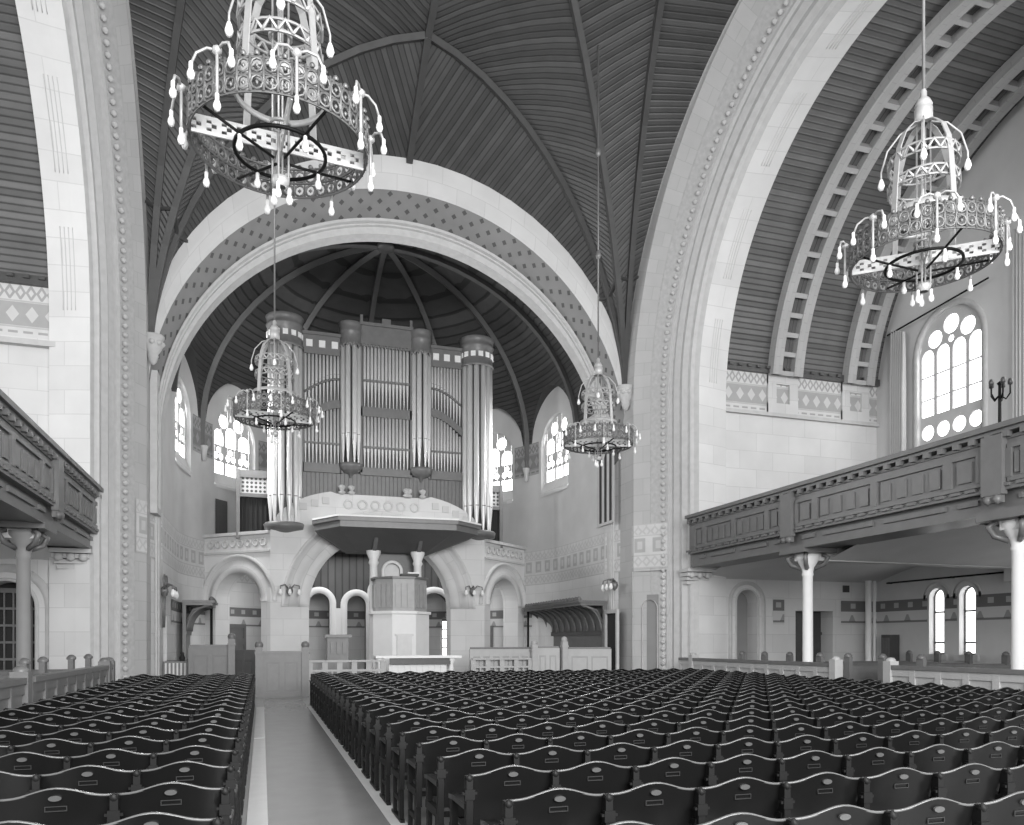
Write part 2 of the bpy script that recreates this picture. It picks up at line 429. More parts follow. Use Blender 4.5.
def archivolt(mb, P, c, half, zs, z0, prof, d=0.0, n=18):
    """moulded ring round an arched opening: prof = [(grow, out)] pairs, out towards the room"""
    rings = []
    for g, o in prof:
        r = half + g; pts = []
        pts.append(P.off(c - r, d - o, z0))
        for k in range(n + 1):
            a = pi - pi * k / n
            pts.append(P.off(c + r * cos(a), d - o, zs + r * sin(a)))
        pts.append(P.off(c + r, d - o, z0))
        rings.append(pts)
    return mb.loft(rings, att=lambda j, k, p: (k * 0.45, j * 0.3))

CXX = 4.5                                    # axis of the chancel and the crossing
# ------------------------------------------------------------------ floor
f = MB(); f.quad([(-14, -12, 0), (24, -12, 0), (24, 40, 0), (-14, 40, 0)]); struct('floor', f, M['floor'])
r_ = MB().box(0.05, 1.07, -1.5, 22.6, 0.0, 0.006)
tag(r_.build('aisle_runner', M['runner'], org=(0.55, 10, 0)), 'smooth grey runner laid down the aisle between the chair blocks', 'floor runner')
for i, (x0, x1) in enumerate(((-0.13, 0.05), (1.07, 1.22))):
    mb = MB()
    for y0, y1 in ((-1.5, 13.6), (13.75, 20.3)) if i == 0 else ((-1.5, 20.3),): mb.box(x0, x1, y0, y1, 0, 0.008)
    struct('trim_%d' % (i + 1), mb, M['strip'])

# ------------------------------------------------------------------ great side arches with their splayed soffits
YC, ZC = 15.1, 9.7
def side_arch(name, prof_stone, matlist, zfoot=0.0):
    """prof: list of (x, R); swept round (YC, ZC), straight down to the floor at both ends"""
    for seg, (m, ps) in enumerate(matlist):
        mb = MB(); rings = []; n = 64
        for x, R in ps:
            pts = [(x, YC + R, zfoot)] + [(x, YC + R, zfoot + (ZC - zfoot) * k / 8) for k in range(1, 8)]
            pts += [(x, YC + R * cos(pi * k / n), ZC + R * sin(pi * k / n)) for k in range(n + 1)]
            pts += [(x, YC - R, ZC - (ZC - zfoot) * k / 8) for k in range(1, 9)]
            rings.append(pts)
        acc = [0.0]
        for a, b in zip(ps, ps[1:]): acc.append(acc[-1] + hypot(b[0] - a[0], b[1] - a[1]))
        L = [0.0]
        for a, b in zip(rings[0], rings[0][1:]): L.append(L[-1] + sqrt(sum((p - q) ** 2 for p, q in zip(a, b))))
        mb.loft(rings, att=lambda j, k, p: (acc[j], L[k]), smooth=False)
        struct('%s_%d' % (name, seg + 1), mb, m)
def arch_set(sgn, nm, xs):
    a, b, c, d, e = xs      # vault edge, ornament start, bead, arris, inner
    side_arch(nm, None, [
        (M['splay'], [(a + sgn * 0.04, 12.5), (a + sgn * 0.02, 9.4), (a, 9.35), (b, 8.9)]),  # darker limestone copy: upper-arch shade put into the colour
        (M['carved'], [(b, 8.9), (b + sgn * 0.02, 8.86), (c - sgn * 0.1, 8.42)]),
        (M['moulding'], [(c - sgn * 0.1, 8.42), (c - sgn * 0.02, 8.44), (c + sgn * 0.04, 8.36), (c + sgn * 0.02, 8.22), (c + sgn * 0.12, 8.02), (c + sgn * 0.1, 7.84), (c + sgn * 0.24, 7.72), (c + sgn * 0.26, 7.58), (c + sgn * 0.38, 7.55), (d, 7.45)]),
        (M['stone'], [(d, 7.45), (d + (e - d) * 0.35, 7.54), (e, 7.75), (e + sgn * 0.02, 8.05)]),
    ])
XR = (12.1, 12.5, 13.0, 13.5, 14.7)
XL = (-3.12, -3.35, -3.75, -4.2, -5.2)
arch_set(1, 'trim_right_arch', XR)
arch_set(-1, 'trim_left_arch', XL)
# bead course: knobs running up the edge of each great arch
for nm, x, sg in (('trim_right_bead', 12.78, 1), ('trim_left_bead', -3.54, -1)):
    mb = MB(); R = 8.50; s_ = 0.0; pts = []
    z = 0.4
    while z < ZC: pts.append((x, YC + R, z)); z += 0.24
    n = int(pi * R / 0.24)
    for k in range(n + 1): pts.append((x, YC + R * cos(pi * k / n), ZC + R * sin(pi * k / n)))
    for p in pts:
        if p[1] < 8: continue
        mb.lathe([(0.0, -0.085), (0.06, -0.05), (0.085, 0), (0.06, 0.05), (0.0, 0.085)], p, 6)
    struct(nm, mb, M['moulding'])
# reeded panels cut in the soffits
for nm, xs, sg in (('trim_right_reeds', (13.95, 14.05, 14.15, 14.25), 1), ('trim_left_reeds', (-4.55, -4.65, -4.75, -4.85), -1)):
    mb = MB()
    for x in xs:
        d, e = (XR[3], XR[4]) if sg > 0 else (XL[3], XL[4])
        R = 7.45 + 0.3 * (x - d) / (e - d) - 0.012
        for a0 in (0, 24, 48, 72, 96, 120, 144):
            pts = [(x, YC + R * cos(radians(a0 + 3 + k * 1.5)), ZC + R * sin(radians(a0 + 3 + k * 1.5))) for k in range(11)]
            mb.tube(pts, 0.014, 4)
    struct(nm, mb, M['grey_plaster'])

# ------------------------------------------------------------------ crossing vault: boarded panels between ribs
YV = 15.3
def quad_curves():
    C = (12.1, 25.1); z0 = 10.35
    def A(u): return (C[0] - 7.6 * u, 25.1, max(z0, 9.2 + sqrt(max(0, 7.9 ** 2 - (7.6 * (1 - u)) ** 2))) if u > 0.002 else z0)
    def line(E, ze, p):
        def g(u): return (C[0] + (E[0] - C[0]) * u, C[1] + (E[1] - C[1]) * u, z0 + (ze - z0) * (1 - (1 - u) ** 2) ** p)
        return g
    def Wl(u): return (12.1, 25.1 - 9.8 * u, z0 if u < 0.002 else 9.9 + 9.2 * sqrt(max(0, 1 - 0.985 * (1 - u) ** 2)))
    return A, line((4.5, 22.1), 18.9, 0.6), line((4.5, YV), 20.4, 0.62), line((9.1, YV), 19.9, 0.6), Wl
CUR = quad_curves()
US = [0.0, 0.004, 0.012, 0.03, 0.06, 0.1, 0.15, 0.21, 0.28, 0.36, 0.45, 0.55, 0.65, 0.76, 0.88, 1.0]
def mir(p, mx, my): return (2 * CXX - p[0] if mx else p[0], 2 * YV - p[1] if my else p[1], p[2])
def arclen(g):
    T = [0.0]; p = g(0.0)
    for k in range(1, 101):
        q = g(k / 100.0); T.append(T[-1] + sqrt(sum((a - b) ** 2 for a, b in zip(p, q)))); p = q
    def L(u):
        u = min(max(u, 0.0), 1.0) * 100; i = min(int(u), 99); return T[i] + (T[i + 1] - T[i]) * (u - i)
    return L
ALEN = [None, arclen(CUR[1]), arclen(CUR[2]), arclen(CUR[3])]
vn = 0
for mx in (0, 1):
    for my in (0, 1):
        for i in range(4):
            a, b = CUR[i], CUR[i + 1]
            e = (CUR[1](1), CUR[2](1), CUR[2](1), CUR[3](1))[i]
            dx, dy = e[0] - 12.1, e[1] - 25.1; dl = hypot(dx, dy); dx /= dl; dy /= dl; LL = ALEN[(1, 2, 2, 3)[i]]
            mb = MB(); rings = []; nn = 8; at_ = []
            for u in US:
                pa, pb = a(u), b(u)
                row = [tuple(pa[q] + (pb[q] - pa[q]) * k / nn for q in range(3)) for k in range(nn + 1)]
                at_.append([(LL(((p[0] - 12.1) * dx + (p[1] - 25.1) * dy) / dl) + 0.25 * (p[2] - row[0][2]), 0) for p in row])
                rings.append([mir(p, mx, my) for p in row])
            mb.loft(rings, att=lambda j, k, p: at_[j][k])
            vn += 1; struct('ceiling_crossing_%d' % vn, mb, M['vault'])
        mb = MB()
        for i in (1, 2, 3):
            pts = [mir(CUR[i](u), mx, my) for u in US]
            mb.tube([(p[0], p[1], p[2] - 0.06) for p in pts], 0.125, 4, smooth=False)
        if mx == 0:
            ya = [(4.5, 25.1, 17.05), (4.5, 23.6, 18.05), (4.5, 22.1, 18.9), (4.5, 19, 19.9), (4.5, YV, 20.4)]
            mb.tube([mir((p[0], p[1], p[2] - 0.06), 0, my) for p in ya], 0.14, 4, smooth=False)
        if my == 0:
            xa = [(12.1, YV, 19.1), (9.1, YV, 19.9), (4.5, YV, 20.4)]
            mb.tube([mir((p[0], p[1], p[2] - 0.06), mx, 0) for p in xa], 0.14, 4, smooth=False)
            # short tie across the foot of the fan
            q = [mir(CUR[i](0.1 if i else 0.13), mx, 0) for i in range(5)]
            mb.tube([(p[0], p[1], p[2] - 0.1) for p in q], 0.06, 4, smooth=False)
        struct('trim_vault_ribs_%d' % (1 + mx + 2 * my), mb, M['rib'])
# corbels carrying the fans
for nm, x in (('trim_corbel_right', 12.0), ('trim_corbel_left', -3.0)):
    mb = MB().lathe([(0.02, -0.5), (0.1, -0.42), (0.16, -0.25), (0.14, -0.2), (0.24, -0.05), (0.27, 0.1), (0.26, 0.22), (0.31, 0.26), (0.31, 0.34), (0, 0.34)], (x, 24.85, 10.1), 10)
    for k in range(8):
        a = k * pi / 4; mb.lathe([(0, -0.09), (0.07, -0.05), (0.09, 0), (0.07, 0.06), (0, 0.09)], (x + 0.24 * cos(a), 24.85 + 0.24 * sin(a), 10.2), 6)
    struct(nm, mb, M['moulding'])

# ------------------------------------------------------------------ chancel arch
def ring_loft(name, m, rs, zf=0.0, sm=False, legs=True, arch=True):
    """rs = [(y, cz, R)]"""
    mb = MB(); rings = []; n = 60
    for y, cz, R in rs:
        pts = [(CXX + R, y, zf + (cz - zf) * k / 6) for k in range(6)] if legs else []
        pts += [(CXX + R * cos(pi * k / n), y, cz + R * sin(pi * k / n)) for k in range(n + 1)]
        pts += [(CXX - R, y, cz - (cz - zf) * k / 6) for k in range(1, 7)] if legs else []
        rings.append(pts)
    L = [0.0]
    for a, b in zip(rings[0], rings[0][1:]): L.append(L[-1] + sqrt(sum((p - q) ** 2 for p, q in zip(a, b))))
    acc = [0.0]
    for a, b in zip(rs, rs[1:]): acc.append(acc[-1] + hypot(b[0] - a[0], b[1] + b[2] - a[1] - a[2]))
    mb.loft(rings, att=lambda j, k, p: (L[k], acc[j]), smooth=sm)
    return struct(name, mb, m)
ring_loft('trim_chancel_ring', M['stone_arch'], [(25.1, 9.2, 7.9), (25.1, 8.85, 7.82), (25.15, 8.4, 7.76), (25.2, 8.35, 7.72)])
ring_loft('trim_chancel_stars', M['starband'], [(25.2, 8.35, 7.72), (25.95, 7.95, 7.58)], legs=False)
mb = MB()
for sg in (1, -1): mb.quad([(CXX + sg * 7.72, 25.2, 0), (CXX + sg * 7.58, 25.95, 0), (CXX + sg * 7.58, 25.95, 7.95), (CXX + sg * 7.72, 25.2, 8.35)], [(0, 0), (.75, 0), (.75, 7.95), (0, 8.35)])
struct('trim_chancel_legs', mb, M['stone'])
ring_loft('trim_chancel_inner', M['moulding'], [(25.95, 7.95, 7.58), (25.9, 7.95, 7.56), (25.9, 7.9, 7.52), (26.0, 7.88, 7.5), (26.0, 7.85, 7.48), (26.08, 7.83, 7.47), (26.08, 7.62, 7.46), (26.3, 7.6, 7.45), (26.5, 7.6, 7.42)], 0.0)
ring_loft('trim_chancel_back', M['grey_plaster'], [(26.5, 7.6, 7.42), (26.52, 9.0, 8.6)], legs=False)

# ------------------------------------------------------------------ apse: curved wall, windows, boarded half dome
RA = 7.4; YA = 30.2
ap = [(11.95, 26.3)] + [(CXX + RA * cos(radians(a)), YA + RA * sin(radians(a))) for a in range(0, 181, 3)] + [(-2.95, 26.3)]
AP = Path(ap); L0 = AP.c[1]
def sphi(d): return L0 + RA * radians(d)
WPHI = (7.5, 40.5, 139.5, 172.5)
LPHI = (7.5, 40.5, 73.5, 106.5, 139.5, 172.5)
def lun(s):
    d = math.degrees((s - L0) / RA)
    for c in LPHI:
        if abs(d - c) < 14.5: return 10.2 + 2.15 * sqrt(1 - ((d - c) / 14.5) ** 2)
    return 10.2
wops = [archop(sphi(c) - 1.2, sphi(c) + 1.2, 8.0, 10.05) for c in WPHI]
mb = MB(); wall(mb, AP, 5.6, lun, wops, depth=-0.35, ds=0.12); struct('wall_apse', mb, M['grey_plaster'])
mb = MB(); wall(mb, AP, 0, 4.1, [rect(L0 + 0.1 - 3.6, L0 + 0.1 - 2.7, 0, 2.62), rect(AP.L - 1.4, AP.L - 0.5, 0, 2.45)], depth=-0.5, ds=0.5); struct('wall_apse_lower', mb, M['stone'])
mb = MB(); wall(mb, AP, 4.1, 5.6, (), ds=0.5, reveal=False); struct('trim_apse_frieze', mb, M['frieze'])
# stencil strip on the lower apse wall
mb = MB(); wall(mb, AP, 2.2, 3.15, (), ds=0.4, d=0.02, sa=L0 + 2.8, sb=AP.L - 2.4, reveal=False); struct('trim_apse_stencil', mb, M['stencil'])
# patterned band beside the windows
mb = MB()
for a, b in ((18, 30.3), (51, 62), (118, 129), (150, 162)): wall(mb, AP, 8.95, 10.35, (), d=0.02, ds=0.4, sa=sphi(a), sb=sphi(b), reveal=False)
struct('trim_apse_band', mb, M['window_frieze'])
# half dome running into a short barrel, lunettes cut into both
def dome_pt(phi, a): return (CXX + RA * cos(a) * cos(phi), YA + RA * cos(a) * sin(phi), 10.2 + 6.6 * sin(a))
def vault_pt(q, a):
    if q < L0: y = 26.3 + q; return (CXX + RA * cos(a), y, 10.2 + 6.6 * sin(a))
    if q > L0 + RA * pi: y = YA - (q - L0 - RA * pi); return (CXX - RA * cos(a), y, 10.2 + 6.6 * sin(a))
    return dome_pt((q - L0) / RA, a)
mb = MB(); NA = 14
qs = [L0 * k / 16 for k in range(16)] + [L0 + RA * pi * k / 180 for k in range(181)] + [L0 + RA * pi + L0 * k / 16 for k in range(1, 17)]
for s0, s1 in zip(qs, qs[1:]):
    z0, z1 = lun(s0), lun(s1)
    a0, a1 = math.asin(min(1, (z0 - 10.2) / 6.6)), math.asin(min(1, (z1 - 10.2) / 6.6))
    w0, w1 = AP.at(min(s0, AP.L)), AP.at(min(s1, AP.L))
    e0, e1 = vault_pt(s0, a0), vault_pt(s1, a1)
    mb.quad([(w0[0], w0[1], z0), (w1[0], w1[1], z1), e1, e0], [(10.28, 0)] * 4)
    for j in range(NA):
        u0, u1 = j / NA, (j + 1) / NA
        q = [vault_pt(s0, a0 + (pi / 2 - a0) * u0), vault_pt(s1, a1 + (pi / 2 - a1) * u0), vault_pt(s1, a1 + (pi / 2 - a1) * u1), vault_pt(s0, a0 + (pi / 2 - a0) * u1)]
        mb.quad(q, [(v[2] + 0.35 * hypot(v[0] - CXX, max(0, v[1] - YA)), 0) for v in q], True)
struct('ceiling_apse', mb, M['apse'])
mb = MB(); APX = (CXX, YA, 16.75)
for ph in (24, 57, 90, 123, 156):
    pts = [dome_pt(radians(ph), pi / 2 * k / 16) for k in range(17)]
    pts = [(p[0] - 0.05 * cos(radians(ph)), p[1] - 0.05 * sin(radians(ph)), p[2] - 0.08) for p in pts]
    b_ = pts[0]; pts = [(b_[0], b_[1], 9.2)] + pts
    mb.tube(pts, [0.10, 0.12] + [0.14] * 16, 4, smooth=False)
for sg in (1, -1):
    pts = []
    for k in range(17):
        a = pi / 2 * k / 16; x = CXX + sg * RA * cos(a); pts.append((x - sg * 0.05, 28.9 + (YA - 28.9) * sin(a), 10.2 + 6.6 * sin(a) - 0.08))
    mb.tube(pts, 0.14, 4, smooth=False)
    pts = [(CXX + sg * RA * cos(pi / 2 * k / 16), 27.0, 10.2 + 6.6 * sin(pi / 2 * k / 16) - 0.06) for k in range(17)]
    mb.tube(pts, 0.16, 4, smooth=False)
mb.lathe([(0, -0.12), (0.3, -0.1), (0.36, 0), (0.3, 0.1), (0, 0.12)], (CXX, YA, 16.68), 14)
struct('trim_apse_ribs', mb, M['ribd'])
mb = MB()
for ph in (24, 57, 123, 156):
    p = dome_pt(radians(ph), 0); mb.lathe([(0.02, -0.5), (0.08, -0.46), (0.12, -0.1), (0.16, 0), (0.16, 0.1), (0, 0.1)], (p[0] - 0.1 * cos(radians(ph)), p[1] - 0.1 * sin(radians(ph)), 9.2), 8)
struct('trim_apse_corbels', mb, M['moulding'])
# apse windows: tracery plate with daylit glass behind
wn = 0
for c in WPHI:
    sc = sphi(c); wn += 1
    ops = [rect(sc + k * 0.72 - 0.31, sc + k * 0.72 + 0.31, 8.5, 9.02) for k in (-1, 0, 1)]
    for k in (-1, 0, 1):
        ops += [circop(sc + k * 0.72 - 0.15, 9.25, 0.14), circop(sc + k * 0.72 + 0.15, 9.25, 0.14), circop(sc + k * 0.72, 9.51, 0.13)]
        ops.append(archop(sc + k * 0.72 - 0.30, sc + k * 0.72 + 0.30, 9.7, 10.15 + (0.1 if k == 0 else -0.1)))
    ops += [circop(sc - 0.42, 10.72, 0.28), circop(sc + 0.42, 10.72, 0.28)]
    top = lambda s, sc=sc: 10.05 + sqrt(max(0, 1.44 - (s - sc) ** 2))
    mb = MB(); wall(mb, AP, 8.45, top, ops, depth=-0.05, d=-0.16, sa=sc - 1.199, sb=sc + 1.199, ds=0.2)
    o = struct('window_%d' % wn, mb, M['grey_plaster'])
    mb = MB(); wall(mb, AP, 8.45, top, (), d=-0.22, sa=sc - 1.199, sb=sc + 1.199, ds=0.15, reveal=False)
    mb.build('window_glass', M['glass'], o)
    mb = MB()
    a = [AP.off(sc - 1.2, 0.04, 8.0), AP.off(sc + 1.2, 0.04, 8.0), AP.off(sc + 1.2, -0.16, 8.5), AP.off(sc - 1.2, -0.16, 8.5)]
    mb.quad(a); a2 = [(x, y, z - 0.12) for x, y, z in a[:2]]; mb.quad([a[0], a[1], a2[1], a2[0]]); mb.build('window_sill', M['stone'], o)

# narrow three-slit vent in the chancel side wall and its blind twin
RS = Path([(12.02, 25.2), (11.95, 29.0)])
mb = MB(); wall(mb, RS, 5.85, 8.75, [rect(0.55 + k * 0.42, 0.80 + k * 0.42, 5.95, 8.5) for k in range(3)], depth=-0.02, d=0.12, sa=0.4, sb=1.8, edges=True)
o = struct('window_5', mb, M['moulding'])
mb = MB(); wall(mb, RS, 5.9, 8.6, (), d=0.10, sa=0.45, sb=1.75, reveal=False); mb.build('window_louvre', M['dark'], o)
LS = Path([(-3.02, 25.2), (-2.95, 29.0)])
mb = MB(); wall(mb, LS, 5.4, 9.6, [archop(0.3, 0.75, 5.6, 9.0)], depth=0.2, d=-0.08, sa=0.1, sb=0.95, edges=True)
o = struct('window_6', mb, M['moulding'])
mb = MB(); wall(mb, LS, 5.5, 9.4, (), d=-0.02, sa=0.15, sb=0.9, reveal=False); mb.build('window_recess', M['grey_plaster'], o)

# frieze carried round the diagonal piers
for nm, pts in (('trim_pier_frieze_right', [(12.9, 23.52), (12.5, 24.0), (12.12, 24.45), (12.2, 25.12), (12.21, 25.2), (12.07, 25.95), (11.94, 26.4)]), ('trim_pier_frieze_left', [(-3.34, 24.0), (-3.12, 24.45), (-3.2, 25.12), (-3.21, 25.2), (-3.07, 25.95), (-2.94, 26.4)])):
    P = Path(pts); mb = MB(); wall(mb, P, 4.1, 5.6, (), d=(0.02 if 'right' in nm else -0.02), reveal=False); struct(nm, mb, M['frieze'])

# ------------------------------------------------------------------ arcade carrying the organ loft
ARC = Path([(-2.25, 33.5), (0.3, 31.2), (8.7, 31.2), (11.25, 33.5)])
b1 = ARC.c[1]; b2 = ARC.c[2]
o1 = archop(b1 - 2.75, b1 - 0.45, 0, 3.15); o2 = archop(b1 + 1.42, b1 + 6.98, 0, 2.95); o3 = archop(b2 + 0.45, b2 + 2.75, 0, 3.15)
mid = (b1 + b2) / 2
def loft_top(s):
    d = abs(s - mid)
    if d < 1.9: return 7.35
    if d < 4.2: return 5.75 + 1.75 * sqrt(max(0, 1 - ((d - 1.0) / 3.2) ** 2))
    return 5.75
mb = MB(); wall(mb, ARC, 0, loft_top, [o1, o2, o3], depth=0.75, ds=0.25, edges=False); struct('wall_arcade', mb, M['stone'])
mb = MB(); wall(mb, ARC, 0, loft_top, [o1, o2, o3], depth=0.1, d=0.75, ds=0.25, reveal=False); struct('wall_arcade_back', mb, M['plaster'])
mb = MB()
prof = [(0.0, 0.0), (0.0, 0.05), (0.28, 0.05), (0.30, 0.0), (0.56, 0.02), (0.58, 0.09), (0.68, 0.09), (0.70, 0.0)]
archivolt(mb, ARC, b1 - 1.6, 1.15, 3.15, 3.15, prof); archivolt(mb, ARC, b2 + 1.6, 1.15, 3.15, 3.15, prof)
archivolt(mb, ARC, mid, 2.78, 2.95, 2.95, [(0, 0), (0, 0.06), (0.45, 0.06), (0.47, 0.0), (0.9, 0.02), (0.92, 0.1), (1.02, 0.1), (1.04, 0)])
struct('trim_arcade_mouldings', mb, M['stone_arch'])
# string course, roundels of the loft parapet, square coffers of the raised parapet
mb = MB()
for a, b in ((0.1, b1 - 0.0), (b2 + 0.0, ARC.L - 0.1)):
    wall(mb, ARC, 5.7, 5.82, (), depth=0.5, d=-0.15, sa=a, sb=b, edges=True, reveal=False)
    wall(mb, ARC, 5.02, 5.1, (), depth=0.3, d=-0.08, sa=a, sb=b, edges=True, reveal=False)
struct('trim_loft_string', mb, M['moulding'])
mb = MB()
for base in (0.25, b2 + 0.1):
    for k in range(8):
        s = base + 0.2 + k * 0.38; p = ARC.off(s, -0.03, 5.4); n = ARC.nrm(s)
        t = (n[1], -n[0])
        pts = [(p[0] + t[0] * 0.13 * cos(2 * pi * q / 12), p[1] + t[1] * 0.13 * cos(2 * pi * q / 12), p[2] + 0.13 * sin(2 * pi * q / 12)) for q in range(12)]
        mb.tube(pts, 0.04, 4, closed=True)
struct('trim_loft_roundels', mb, M['grey_plaster'])
mb = MB()
for sg in (-1, 1):
    for k in range(5):
        d = 2.15 + k * 0.42; z = loft_top(mid + d) - 0.33
        mb.box(4.5 + sg * d - 0.13, 4.5 + sg * d + 0.13, 31.14, 31.2, z - 0.13, z + 0.13)
for x in (-1.3, -0.75, -0.25, 0.25, 0.75, 1.3): mb.ring((4.5 + x, 31.17, 6.95), 0.16, 0.05, 12, 4, 'y')
struct('trim_loft_coffers', mb, M['grey_plaster'])
mb = MB()
for x in (-1.55, -1.2, 1.05, 0.95, 1.6): mb.lathe([(0, 0), (0.1, 0), (0.15, 0.08), (0.06, 0.14), (0.12, 0.22), (0.14, 0.3), (0.04, 0.36), (0, 0.37)], (4.5 + x, 31.05, 7.32), 7)
struct('trim_loft_finials', mb, M['carved'])
# loft floor with its dark boarded underside
mb = MB()
lf = [(-2.2, 33.5), (0.3, 31.25), (8.7, 31.25), (11.2, 33.5)] + [(CXX + RA * cos(radians(a)), YA + RA * sin(radians(a))) for a in range(27, 154, 6)]
mb.prism(lf, 5.45, 5.6); struct('ceiling_ambulatory', mb, M['darkwood'])
# inner wall behind the arcade with a row of small arches
IN = Path([(0.9, 34.6), (8.4, 34.6)])
iops = [archop(1.0, 1.85, 0, 3.25), archop(2.6, 3.4, 0, 3.2), archop(3.75, 4.6, 0, 3.75), archop(5.75, 7.1, 0, 3.1)]
mb = MB(); wall(mb, IN, 0, 5.45, [dict(o) for o in iops], depth=0.4); 
struct('wall_ambulatory', mb, M['inner'])
mb = MB()
for c, h, zs in ((1.43, 0.43, 3.25), (3.0, 0.4, 3.2), (4.17, 0.43, 3.75), (6.42, 0.68, 3.1)):
    archivolt(mb, IN, c, h, zs, 0.0, [(0, 0), (0, 0.05), (0.2, 0.05), (0.26, 0.03), (0.28, 0)])
wall(mb, IN, 0, 3.05, [rect(0.6, 1.86, 0, 3.05), rect(2.55, 3.43, 0, 3.05), rect(3.7, 4.64, 0, 3.05), rect(5.7, 7.14, 0, 3.05)], depth=0.1, d=-0.03, reveal=False)
struct('trim_ambulatory_arches', mb, M['plaster'])
# small leaded lights and a door at the back of the ambulatory
for i, (phi, z0, z1, hw) in enumerate(((124.3, 0.9, 2.75, 0.2), (59, 0.9, 2.7, 0.2))):
    sc = sphi(phi); mb = MB(); wall(mb, AP, z0, z1, [rect(sc - hw + 0.04, sc + hw - 0.04, z0 + 0.05 + k * 0.42, z0 + 0.42 + k * 0.42) for k in range(4)], depth=-0.05, d=0.1, sa=sc - hw, sb=sc + hw, edges=True)
    o = struct('window_%d' % (7 + i), mb, M['palewood']); mb = MB(); wall(mb, AP, z0, z1, (), d=0.07, sa=sc - hw, sb=sc + hw, reveal=False); mb.build('window_glass', M['glass'], o)
for i, phi in enumerate((139, 44)):
    sc = sphi(phi); mb = MB(); wall(mb, AP, 0, 2.35, [rect(sc - 0.42, sc - 0.04, 0.2, 1.5), rect(sc + 0.04, sc + 0.42, 0.2, 1.5), rect(sc - 0.42, sc + 0.42, 1.75, 2.2)], depth=-0.05, d=0.1, sa=sc - 0.55, sb=sc + 0.55, edges=True)
    wall(mb, AP, 0, 2.3, (), d=0.07, sa=sc - 0.54, sb=sc + 0.54, reveal=False)
    struct('door_%d' % (1 + i), mb, M['oak'])
    mb = MB(); archivolt(mb, AP, sc, 0.5, 2.45, 2.35, [(0, 0.02), (0, 0.1), (0.1, 0.1), (0.1, 0.02)], d=0.0)
    struct('trim_door_hood_%d' % (1 + i), mb, M['moulding'])

# ------------------------------------------------------------------ transepts
def barrel(name, x0, x1, R=7.95, a0=8):
    mb = MB(); n = 60; rings = []
    for x in (x0, x1): rings.append([(x, YC + R * cos(radians(a0 + (180 - 2 * a0) * k / n)), ZC + R * sin(radians(a0 + (180 - 2 * a0) * k / n))) for k in range(n + 1)])
    mb.loft(rings, att=lambda j, k, p: (R * radians(a0 + (180 - 2 * a0) * k / n), p[0]), smooth=True)
    struct(name, mb, M['barrel'])
XE = 21.0
barrel('ceiling_transept_right', 14.7, XE); barrel('ceiling_transept_left', -5.2, -12.0)
# cornice where boards start
for nm, x0, x1 in (('trim_cornice_right', 14.7, XE), ('trim_cornice_left', -12, -5.2)):
    mb = MB().box(x0, x1, 22.85, 23.0, 10.72, 10.95)
    x = x0 + 0.1
    while x < x1 - 0.2: mb.box(x, x + 0.14, 22.78, 22.86, 10.84, 10.93); x += 0.36
    struct(nm, mb, M['darkwood'])
# coffered stone ribs on the barrel
def coffer_rib(nm, x0, x1):
    mb = MB(); pn = MB(); n = 64; R0, R1 = 7.62, 7.97
    def arc(x, R, a0=7.0, a1=173.0, m=n): return [(x, YC + R * cos(radians(a0 + (a1 - a0) * k / m)), ZC + R * sin(radians(a0 + (a1 - a0) * k / m))) for k in range(m + 1)]
    w = x1 - x0
    for xa, xb in ((x0, x0 + w * 0.3), (x1 - w * 0.3, x1)):
        mb.loft([arc(xa, R1), arc(xa, R0), arc(xb, R0), arc(xb, R1)], smooth=False, att=lambda j, k, p: (k * .3, j))
    a = 7.0
    while a < 172:
        rr = [arc(x, R, a, a + 1.1, 1) for x, R in ((x0 + w * .3, R0 + 0.03), (x1 - w * .3, R0 + 0.03))]
        mb.loft(rr, smooth=False)
        for an in (a, a + 1.1):
            p = [(x, YC + R * cos(radians(an)), ZC + R * sin(radians(an))) for x, R in ((x0 + w * .3, R0 + .03), (x1 - w * .3, R0 + .03), (x1 - w * .3, R1), (x0 + w * .3, R1))]; mb.quad(p)
        a += 4.6
    o = struct(nm, mb, M['ribstone'])
    pn.loft([arc(x0 + w * .3, R1 - 0.1), arc(x1 - w * .3, R1 - 0.1)], att=lambda j, k, p: (j * 0.5, 0), smooth=False)
    pn.build('rib_panel', M['barrel'], o)
    for j in range(5):
        xx = x0 + w * (0.32 + 0.09 * j)
    return o
coffer_rib('trim_barrel_rib_1', 16.4, 17.6); coffer_rib('trim_barrel_rib_2', 19.45, 20.6)
# pilasters under the ribs on the frieze
TRW = Path([(14.68, 23.0), (XE, 23.0)])
t0 = 14.68
niche = archop(15.2 - t0, 16.0 - t0, 0.35, 2.95); door = rect(17.55 - t0, 19.1 - t0, 0, 2.68)
mb = MB(); wall(mb, TRW, 0, 9.4, [niche, door], depth=0.7); struct('wall_transept_right_far', mb, M['stone'])
mb = MB(); archivolt(mb, TRW, 15.6 - t0, 0.4, 2.95, 0.35, [(0, 0), (0, 0.04), (0.06, 0.05), (0.08, -0.05), (0.18, 0.0), (0.2, 0.06), (0.3, 0.06), (0.31, 0)])
struct('trim_niche_moulding', mb, M['moulding'])
mb = MB(); wall(mb, TRW, 0.35, 3.4, (), d=0.55, sa=0.4, sb=1.5, reveal=False); struct('trim_niche_back', mb, M['niche'])
mb = MB(); wall(mb, TRW, 9.4, 10.8, (), d=0.0, reveal=False); struct('trim_transept_frieze_right', mb, M['diamond'])
mb = MB()
